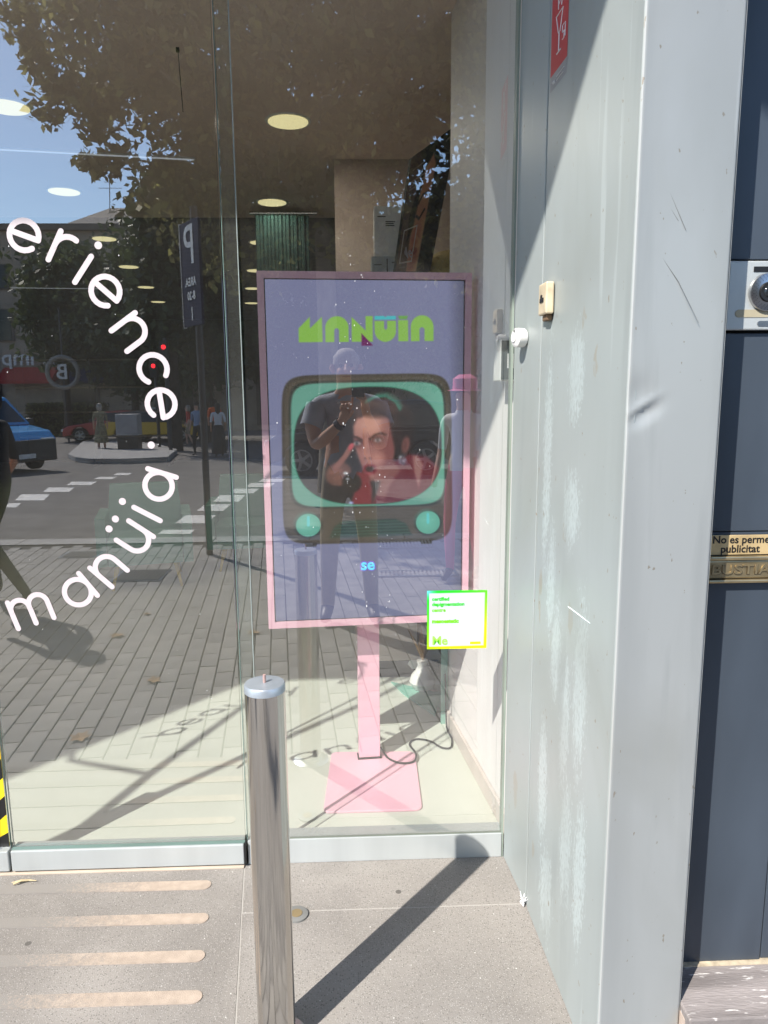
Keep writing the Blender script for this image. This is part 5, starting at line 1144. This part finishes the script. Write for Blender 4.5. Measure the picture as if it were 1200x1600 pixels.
p = VR(265, 705); t = thing('street_post', 'thin dark post on the island below the lettering dot', 'post', None, p); b = MB(); b.tube([(0, 0, 0), (0, 0, 2.2)], .05, 10); b.obj('shaft', M['pole_grey'], t, True); b = MB(); b.cyl((0, 0, 2.2), (0, 0, 2.26), .07, n=10); b.obj('cap', M['pole_grey'], t)

# ------------------------------------------------------------------ cars
def wheel_parts(t, x, y, r, w=.22):
    s_ = 1 if y > 0 else -1
    b = MB(); b.tube([(x, y-w/2, r), (x, y-w/2+.03, r), (x, y+w/2-.03, r), (x, y+w/2, r)], [r*.86, r, r, r*.86], 24); wh = b.obj('tyre', M['tyre'], t, True)
    b = MB(); yo = y+s_*(w/2+.002); b.cyl((x, yo, r), (x, yo+s_*.008, r), r*.62, n=24); b.obj('rim_plate', M['car_trim'], wh)
    b = MB()
    for k in range(5):
        a = k*2*math.pi/5; c_, s2 = math.cos(a), math.sin(a); q = []
        for (rr, ww) in ((.0, .035), (.64, .030)): q += [(x+c_*rr*r-s2*ww, r+s2*rr*r+c_*ww), (x+c_*rr*r+s2*ww, r+s2*rr*r-c_*ww)]
        b.prism([q[0], q[1], q[3], q[2]], 'y', yo+s_*.009, yo+s_*.02)
    b.tube([(x, yo+s_*.010, r), (x, yo+s_*.028, r)], [.07, .05], 12)
    b.obj('rim', M['rim'], wh)
    b = MB(); b.tube([(x+r*.62*math.cos(a), yo+s_*.012, r+r*.62*math.sin(a)) for a in np.linspace(0, 2*math.pi, 25)], .018, 6); b.obj('rim_edge', M['rim'], wh)
def car(label, kind, paint, loc, rz, group=None, paint2=None, extras=None):
    t = thing('parked_car' if kind != 'van' else 'van', label, 'van' if kind == 'van' else 'car', group)
    if kind == 'van': L, Wd, low = 4.5, .92, [(-2.25, .35), (-2.25, 1.05), (-2.2, 1.12), (1.25, 1.12), (2.0, 1.0), (2.22, .80), (2.25, .35)]; gh = [(-2.2, 1.12), (-2.12, 1.80), (.35, 1.86), (.65, 1.80), (1.30, 1.13)]
    elif kind == 'suv': L, Wd, low = 4.6, .93, [(-2.25, .35), (-2.28, .95), (-2.2, 1.06), (1.05, 1.04), (1.95, .94), (2.22, .78), (2.25, .35)]; gh = [(-2.12, 1.06), (-1.85, 1.60), (-1.2, 1.68), (.1, 1.68), (1.0, 1.05)]
    else: L, Wd, low = 4.4, .88, [(-2.15, .33), (-2.2, .80), (-2.05, .94), (-.2, .92), (1.05, .90), (1.95, .76), (2.18, .60), (2.2, .33)]; gh = [(-1.95, .93), (-1.35, 1.38), (-.5, 1.46), (.25, 1.42), (1.05, .91)]
    r = .33 if kind != 'suv' else .37; wx = (-1.35, 1.42)
    # body outline with wheel arches
    def arch(cx0): return [(cx0+(r+.06)*math.cos(a), r+(r+.06)*math.sin(a)) for a in np.linspace(0, math.pi, 9)]
    bot = [(2.2, .26)]+[(x, max(z, .26)) for x, z in arch(wx[1])]+[(x, max(z, .26)) for x, z in arch(wx[0])]+[(-2.2, .26)]
    out = low[1:-1]+bot
    b = MB(); b.prism(out, 'y', -Wd, Wd); b.obj('body', paint, t, bevel=.05, seg=3)
    # cabin: tapered
    n = len(gh); top_z = max(z for _, z in gh)
    def inset(z): return Wd-.03-(z-gh[0][1])*.28
    vs2 = [(x, -inset(z), z) for x, z in gh]+[(x, inset(z), z) for x, z in gh]
    b = MB(); b.add(vs2, [tuple(range(n))[::-1], tuple(range(n, 2*n))]+[(i, (i+1) % n, n+(i+1) % n, n+i) for i in range(n)]); b.obj('cabin', paint2 or paint, t, bevel=.03, seg=2)
    # windows: dark panes just proud of the cabin
    cz = sum(z for _, z in gh)/n; cxm = sum(x for x, _ in gh)/n
    for s_ in (-1, 1):
        zb, ztp = gh[0][1]+.06, top_z-.10
        def xr(z, back):                              # cabin edge at height z
            pts_ = gh[:3] if back else gh[::-1][:3]
            for (xa, za), (xb, zb_) in zip(pts_[:-1], pts_[1:]):
                if min(za, zb_) <= z <= max(za, zb_): return xa+(xb-xa)*(z-za)/((zb_-za) or 1)
            return pts_[-1][0]
        xb0, xb1, xf0, xf1 = xr(zb, True)+.12, xr(ztp, True)+.12, xr(zb, False)-.16, xr(ztp, False)-.12; mid = (xb0+xf0)/2-.05
        for (a0, a1, c0_, c1_) in ((xb0, xb1, mid-.04, mid-.04), (mid+.04, mid+.04, xf0, xf1)):
            if kind == 'van' and a0 == xb0 and paint2: pass
            q = [(a0, zb), (c0_, zb), (c1_, ztp), (a1, ztp)]
            b = MB(); b.add([(x, s_*(inset(z)+.008), z) for x, z in q]+[(x, s_*(inset(z)-.02), z) for x, z in q], [(0, 1, 2, 3), (7, 6, 5, 4), (0, 4, 5, 1), (1, 5, 6, 2), (2, 6, 7, 3), (3, 7, 4, 0)]); b.obj('side_window', M['car_glass'], t)
        b = MB(); b.box((gh[-1][0]-.25, min(s_*(Wd-.02), s_*(Wd+.14)), gh[0][1]+.02), (gh[-1][0]-.10, max(s_*(Wd-.02), s_*(Wd+.14)), gh[0][1]+.16)); b.obj('wing_mirror', M['car_trim'], t, bevel=.03)
        b = MB(); b.box((1.98, min(s_*.5, s_*(Wd-.07)), low[-2][1]-.10), (2.245, max(s_*.5, s_*(Wd-.07)), low[-2][1]+.03)); b.obj('headlight', M['headlamp'], t, bevel=.02)
        b = MB(); b.box((-2.27, min(s_*.6, s_*(Wd-.04)), .72), (-2.1, max(s_*.6, s_*(Wd-.04)), .90)); b.obj('tail_light', M['car_red'], t, bevel=.02)
    def slant(nm_, i0, i1):
        (xa, za), (xb, zb_) = gh[i0], gh[i1]; d_ = Vector((xb-xa, 0, zb_-za)); nn = Vector((-d_.z, 0, d_.x)).normalized(); nn = nn if nn.dot(Vector((xa-cxm, 0, za-cz))) > 0 else -nn
        pa, pb = Vector((xa, 0, za))+d_*.10+nn*.010, Vector((xa, 0, za))+d_*.88+nn*.010
        b = MB(); q = [pa+Vector((0, -inset(za)+.10, 0)), pa+Vector((0, inset(za)-.10, 0)), pb+Vector((0, inset(zb_)-.09, 0)), pb+Vector((0, -inset(zb_)+.09, 0))]
        b.add(q+[v_-nn*.02 for v_ in q], [(0, 1, 2, 3), (7, 6, 5, 4), (0, 4, 5, 1), (1, 5, 6, 2), (2, 6, 7, 3), (3, 7, 4, 0)]); b.obj(nm_, M['car_glass'], t)
    slant('windscreen', n-1, n-2); slant('rear_window', 0, 1)
    b = MB(); b.box((2.20, -Wd+.06, .27), (2.29, Wd-.06, .80 if kind == 'van' else .52)); b.obj('front_bumper', M['car_trim'], t, bevel=.03)
    b = MB(); b.box((2.21, -.45, .55), (2.262, .45, .72)); b.obj('grille', M['car_trim'], t, bevel=.01)
    b = MB(); b.box((2.291, -.26, .36), (2.297, .26, .47)); b.obj('number_plate', M['sign_white'], t)
    b = MB(); b.box((-2.29, -Wd+.10, .27), (-2.18, Wd-.10, .50)); b.obj('rear_bumper', M['car_trim'], t, bevel=.03)
    for x in wx:
        for s_ in (-1, 1): wheel_parts(t, x, s_*(Wd-.11), r)
    if extras: extras(t, Wd)
    to_place(t, loc, rz); return t
p = VR(62, 738); car('bright blue van with dark bumper, mirrored at the left edge of the door glass', 'van', M['car_blue'], Vector((p.x-2.1, p.y-.9, zroad(p.y)+.0)), math.radians(32))
p = VR(150, 691); car('red car mirrored between the island and the hedge', 'car', M['car_red'], Vector((p.x+.6, p.y-1.0, zroad(p.y))), math.radians(172))
def taxi(t, Wd):
    b = MB(); b.box((-.25, -.14, 1.47), (-.05, .14, 1.58)); b.obj('roof_sign', M['sign_white'], t, bevel=.02)
p = VR(238, 691); car('black and yellow taxi mirrored behind the traffic island', 'car', M['car_yellow'], Vector((p.x, p.y-1.0, zroad(p.y))), math.radians(6), None, M['car_black'], taxi)
p = VR(463, 744); car('black sport utility car parked behind the photographer, mirrored in the drawn television', 'suv', M['car_black'], Vector((p.x+1.55, p.y-.90, zroad(p.y-.8))), math.radians(180))

# ------------------------------------------------------------------ building across the street
YB = 2*YG-52
bl = thing('street_building', 'long brown stone building with a hipped roof across the street', 'building', None, (0, 0, 0))
zb = zroad(YB); H1 = V(60, 352, 52).z; xL = V(-120, 350, 52).x; xm0 = V(-10, 350, 52).x; 
xR = 40.0; HB = H1
b = MB(); b.box((xL-20, YB-14, zb-1), (xR, YB, HB)); b.obj('wall', M['stone_brown'], bl)
b = MB(); b.box((xL-20, YB+.002, HB-.35), (xR, YB+.35, HB+.05)); b.obj('cornice', M['stone_dark'], bl)
r0 = V(100, 350, 52); r1 = V(165, 320, 58); r2 = V(262, 318, 58); r3 = V(330, 352, 52)
b = MB(); e = [(r0.x, YB, HB+.06), (r3.x+3, YB, HB+.06), (r3.x+3, YB-14, HB+.06), (r0.x, YB-14, HB+.06)]; rg_ = [(r1.x, YB-7, r1.z), (r2.x, YB-7, r1.z)]
b.add(e+rg_, [(0, 1, 5, 4), (1, 2, 5), (2, 3, 4, 5), (3, 0, 4), (3, 2, 1, 0)]); b.obj('roof', M['roof_tile'], bl)
for px, pt_, pb_ in ((171, 275, 320), (274, 288, 318)):
    a, c = V(px, pt_, 55), V(px, pb_, 55); b = MB(); b.cyl(c-Vector((0, 0, .5)), a, .03, n=6); b.cyl(a+Vector((-.8, 0, -.8)), a+Vector((.8, 0, -.8)), .02, n=5); b.cyl(a+Vector((-.4, 0, -.4)), a+Vector((.4, 0, -.4)), .02, n=5); b.obj('antenna', M['pole_grey'], bl)
def bwin(x, z, w, h, arch_=False):
    pts_ = [(-w/2, 0), (w/2, 0), (w/2, h)]+([(w/2*math.cos(a), h+w/2*math.sin(a)) for a in np.linspace(0, math.pi, 9)][1:-1] if arch_ else [])+[(-w/2, h)]
    b = MB(); b.prism([(x+p0*1.25, z+p1*1.06-.05) for p0, p1 in pts_], 'y', YB+.002, YB+.12); f_ = b.obj('window', M['stone_dark'], bl)
    b = MB(); b.prism([(x+p0, z+p1) for p0, p1 in pts_], 'y', YB+.121, YB+.15); b.obj('pane', M['window_glass'], f_)
for i in range(20):
    x = -27+i*3.3
    bwin(x, zb+6.2, 1.2, 2.0); bwin(x, zb+9.6, 1.1, 1.5)
    if i % 2 == 0: bwin(x+1.6, zb+.4, 2.0, 3.2, True)
for i, (x, m) in enumerate(((-27, 'sign_blue'), (-22, 'red_cloth'), (-17.5, 'sign_blue'), (-10, 'stone_dark'), (-4, 'black_cloth'), (3, 'stone_dark'), (9, 'red_cloth'))):
    b = MB(); b.hull8([(x-1.8, YB+.16, zb+3.6), (x+1.8, YB+.16, zb+3.6), (x+1.8, YB+1.5, zb+3.3), (x-1.8, YB+1.5, zb+3.3)], [(x-1.8, YB+.16, zb+4.4), (x+1.8, YB+.16, zb+4.4), (x+1.8, YB+1.5, zb+3.5), (x-1.8, YB+1.5, zb+3.5)]); b.obj('awning', M[m], bl)
me = text_mesh('fascia_text', 'sub imp', 1.5, M['sign_white'], .02, .02); o = link('fascia_text', me, bl); q = V(40, 558, 50); frame_xz(o, (q.x, YB+.3, q.z), 0, True)
# round hanging banner
q = V(98, 582, 36); t = thing('round_sign', 'round pale sign with a ring on a tall banner mast, mirrored left of the letters', 'sign', None, (q.x, q.y, zroad(q.y)))
hz = q.z-zroad(q.y); b = MB(); b.tube([(0, -.1, 0), (0, -.1, hz+3)], .05, 8); b.obj('mast', M['pole_grey'], t)
b = MB(); b.tube([(.72*math.cos(a), 0, hz+.72*math.sin(a)) for a in np.linspace(0, 2*math.pi, 33)], .11, 8); b.obj('ring', mat('pale_ring', (.30, .28, .25), .6), t, True)
me = text_mesh('numeral', 'B', 1.0, M['sign_white'], .02, .01); o = link('numeral', me, t); frame_xz(o, (0, .05, hz), 0, True)
# hedge / planters at the foot
b = MB(); hb = []
def leaf_cloud(name, m, pts_, size, parent=None):
    n = len(pts_); c = np.array(pts_); d = rng.normal(size=(n, 3)); d /= np.linalg.norm(d, axis=1)[:, None]; e = rng.normal(size=(n, 3)); e -= (e*d).sum(1)[:, None]*d; e /= np.linalg.norm(e, axis=1)[:, None]
    f = np.cross(d, e); s = size*rng.uniform(.6, 1.3, (n, 1))
    v = np.stack([c-e*s, c+f*s*.55+e*s*.1, c+e*s, c-f*s*.55+e*s*.1], 1).reshape(-1, 3)
    me = bpy.data.meshes.new(name); me.vertices.add(4*n); me.vertices.foreach_set('co', v.ravel().astype(np.float32)); me.loops.add(4*n); me.loops.foreach_set('vertex_index', np.arange(4*n, dtype=np.int32))
    me.polygons.add(n); me.polygons.foreach_set('loop_start', np.arange(0, 4*n, 4, dtype=np.int32)); me.polygons.foreach_set('loop_total', np.full(n, 4, dtype=np.int32)); me.update(); me.validate()
    me.materials.append(m); o = link(name, me, parent); stuff(o); return o
h0, h1 = V(48, 640, 44), V(165, 640, 44)
pts_ = np.column_stack([rng.uniform(h0.x, h1.x, 9000), rng.uniform(h0.y-.8, h0.y+.8, 9000), zroad(h0.y)+rng.uniform(0, 1.9, 9000)**1.0])
hd = thing('hedge', 'long yellowish green hedge in front of the building across the street', 'hedge'); leaf_cloud('foliage', M['leaf_plane'], pts_, .11, hd)

# ================================================================== TREES
def tree(label, base, trunk, branches, clusters, m_leaf, m_bark, size, per, spread, group=None):
    t = thing('tree', label, 'tree', group, base); bx, by, bz = base
    b = MB(); b.tube([(p[0], p[1], p[2]) for p, r in trunk], [r for p, r in trunk], 14); b.obj('trunk', m_bark, t, True)
    for br in branches:
        b = MB(); b.tube(catmull([p for p, r in br], 4), list(np.interp(np.linspace(0, len(br)-1, (len(br)-1)*4+1), range(len(br)), [r for p, r in br])), 8); b.obj('limb', m_bark, t, True)
    P = []
    for (c, s) in clusters:
        n = int(per*s); q = rng.normal(size=(n, 3)); q /= np.maximum(1, np.linalg.norm(q, axis=1)/2.6)[:, None]; P.append(np.array(c)+q*np.array([spread, spread, spread*.7])*s)
    leaf_cloud('crown', m_leaf, np.concatenate(P), size, t); return t
# big plane tree
bp_ = V(515, 700, 13.2); bx, by = bp_.x, bp_.y; bz = zroad(by)
FZ = V(512, 318, 13.2).z-bz
trunk = [((0, 0, 0), .24), ((.02, 0, 1), .19), ((0, .02, 3), .165), ((-.02, 0, FZ), .17)]
def tp(px, py, Yv): q = V(px, py, Yv); return (q.x-bx, q.y-by, q.z-bz)
br = [[((-.02, 0, FZ-.1), .12), (tp(498, 270, 13.2), .11), (tp(480, 190, 13.2), .09), (tp(470, 80, 13), .06), (tp(440, -80, 12.6), .03)],
      [((0, 0, FZ-.1), .13), (tp(540, 250, 13.2), .11), (tp(552, 160, 13.2), .09), (tp(560, 40, 13), .06), (tp(600, -120, 12.8), .03)],
      [((-.05, 0, FZ-.4), .10), (tp(468, 312, 13.2), .08), (tp(430, 260, 12.8), .06), (tp(360, 200, 12.4), .045), (tp(250, 110, 12.2), .02)],
      [(tp(480, 190, 13.2), .05), (tp(400, 100, 13.2), .04), (tp(280, 40, 13.3), .03), (tp(120, 20, 13.4), .015)],
      [(tp(540, 240, 13.2), .06), (tp(620, 170, 13.2), .05), (tp(720, 100, 13.2), .035), (tp(800, 30, 13.2), .02)]]
cl = []
def reg(n, x0, x1, y0, y1, yv0, yv1, s0, s1, f=None):
    k = 0
    while k < n:
        px, py = random.uniform(x0, x1), random.uniform(y0, y1)
        if f and not f(px, py): continue
        cl.append((tp(px, py, random.uniform(yv0, yv1)), random.uniform(s0, s1))); k += 1
def left_edge(px, py): return py < 40+(px-20)*1.1 if px < 170 else py < 250
reg(34, 30, 330, -40, 240, 12.3, 15.0, .20, .46, lambda x, y: (x > 30+y*.45) and y < 60+x*1.05 and not (200 < x < 300 and y > 170 and random.random() < .7))
reg(75, 240, 850, -60, 250, 11.8, 15.5, .45, .95, lambda x, y: y < 200+(400-abs(x-420))*.15)
reg(34, 300, 520, 180, 400, 12.5, 15, .35, .7)
reg(46, 540, 860, 190, 430, 12.5, 15.5, .3, .6)
reg(40, 300, 900, -320, -40, 12, 16, .7, 1.2)
reg(10, 60, 330, -200, -30, 12.6, 14.5, .5, .9, lambda x, y: x > -y*.9)
for (x, y) in ((25, 20), (45, 60), (60, 95), (90, 140), (75, 180), (145, 255), (170, 262), (245, 262), (270, 272), (185, 240), (150, 205)): cl.append((tp(x, y, 12.9), .20))
tree('large plane tree with forked pale trunk and broad crown, mirrored over the whole upper glass', (bx, by, bz), trunk, br, cl, M['leaf_plane'], M['bark'], .092, 470, .66)
# dark pine-like tree behind
q = V(276, 700, 27); tz = zroad(q.y); cl2 = []
for k in range(70):
    px, py = random.uniform(250, 350), random.uniform(285, 520)
    c = V(px, py, random.uniform(26, 29)); cl2.append(((c.x-q.x, c.y-q.y, c.z-tz), random.uniform(.5, .9)))
for k in range(26):
    px = random.uniform(248, 420); py = 290+random.uniform(0, 200); c = V(px, py, random.uniform(26, 30))
    for j in range(4): cl2.append(((c.x-q.x+.06*j, c.y-q.y, c.z-tz+.28*j), .22))
tree('dark needle tree with upright tufts, mirrored right of the roof', (q.x, q.y, tz), [((0, 0, 0), .25), ((0, 0, 6), .18), ((.1, 0, 9), .08)], [[((0, 0, 5), .08), ((1.0, 0, 7), .04)], [((0, 0, 5.5), .08), ((-.8, 0, 7.2), .04)]], cl2, M['leaf_dark'], M['bark_dark'], .17, 620, .75)
def broad(label, px, w, ytop, ybot, Yv, n, m):
    q = V(px, 700, Yv); tz = zroad(q.y); cc_ = []
    for k in range(n):
        a = random.uniform(0, 2*math.pi); rr = math.sqrt(random.random()); x = px+w*rr*math.cos(a); y = (ytop+ybot)/2+(ybot-ytop)/2*rr*math.sin(a)
        c = V(x, y, Yv+random.uniform(-2, 2)); cc_.append(((c.x-q.x, c.y-q.y, c.z-tz), random.uniform(.5, 1.1)))
    cz_ = V(px, (ytop+ybot)/2, Yv).z-tz
    tree(label, (q.x, q.y, tz), [((0, 0, 0), .22), ((.05, 0, cz_*.5), .16), ((0, 0, cz_), .07)], [[((0, 0, cz_*.45), .09), ((1.2, .2, cz_*.8), .05), ((2.0, .3, cz_), .02)], [((0, 0, cz_*.5), .09), ((-1.2, 0, cz_*.85), .05), ((-2.2, 0, cz_*1.0), .02)]], cc_, m, M['bark_dark'], .19, 460, .85, 'street trees in front of the building')
broad('bushy street tree mirrored below the letters r and i', 110, 75, 395, 560, 40, 40, M['leaf_mid'])
broad('bushy street tree mirrored behind the letters n and c', 215, 75, 390, 590, 37, 44, M['leaf_mid'])
broad('dark street tree mirrored beside the parking sign', 330, 70, 360, 600, 34, 44, M['leaf_dark'])
broad('street tree mirrored behind the pink frame', 440, 90, 330, 590, 38, 46, M['leaf_dark'])
broad('street tree mirrored behind the television picture', 590, 100, 330, 600, 38, 46, M['leaf_mid'])
broad('street tree mirrored right of the pink frame', 740, 90, 320, 600, 38, 40, M['leaf_mid'])
# slim forked tree added out of view, shaped so its stems shade the shop floor
yt = thing('young_tree', 'slim bare forked young tree outside the left edge, throwing thin shadows across the floor', 'tree', None, (-2.16, 1.18, 0))
b = MB(); b.tube([(0, 0, 0), (.02, 0, .9), (.06, .0, 1.70)], [.035, .03, .028], 12); b.obj('trunk', M['bark'], yt, True)
b = MB(); b.tube([(.06, 0, 1.66), (.12, 0, 2.2), (.21, .0, 2.95), (.26, .02, 3.6)], [.024, .02, .017, .01], 10); b.obj('limb', M['bark'], yt, True)
b = MB(); b.tube([(.06, 0, 1.66), (-.12, 0, 2.15), (-.36, .03, 2.95), (-.45, .05, 3.4)], [.024, .022, .017, .01], 10); b.obj('limb', M['bark'], yt, True)
b = MB(); b.tube([(-.12, 0, 2.15), (-.62, -.02, 2.35), (-1.1, 0, 2.9)], [.014, .012, .008], 8); b.obj('limb', M['bark'], yt, True)
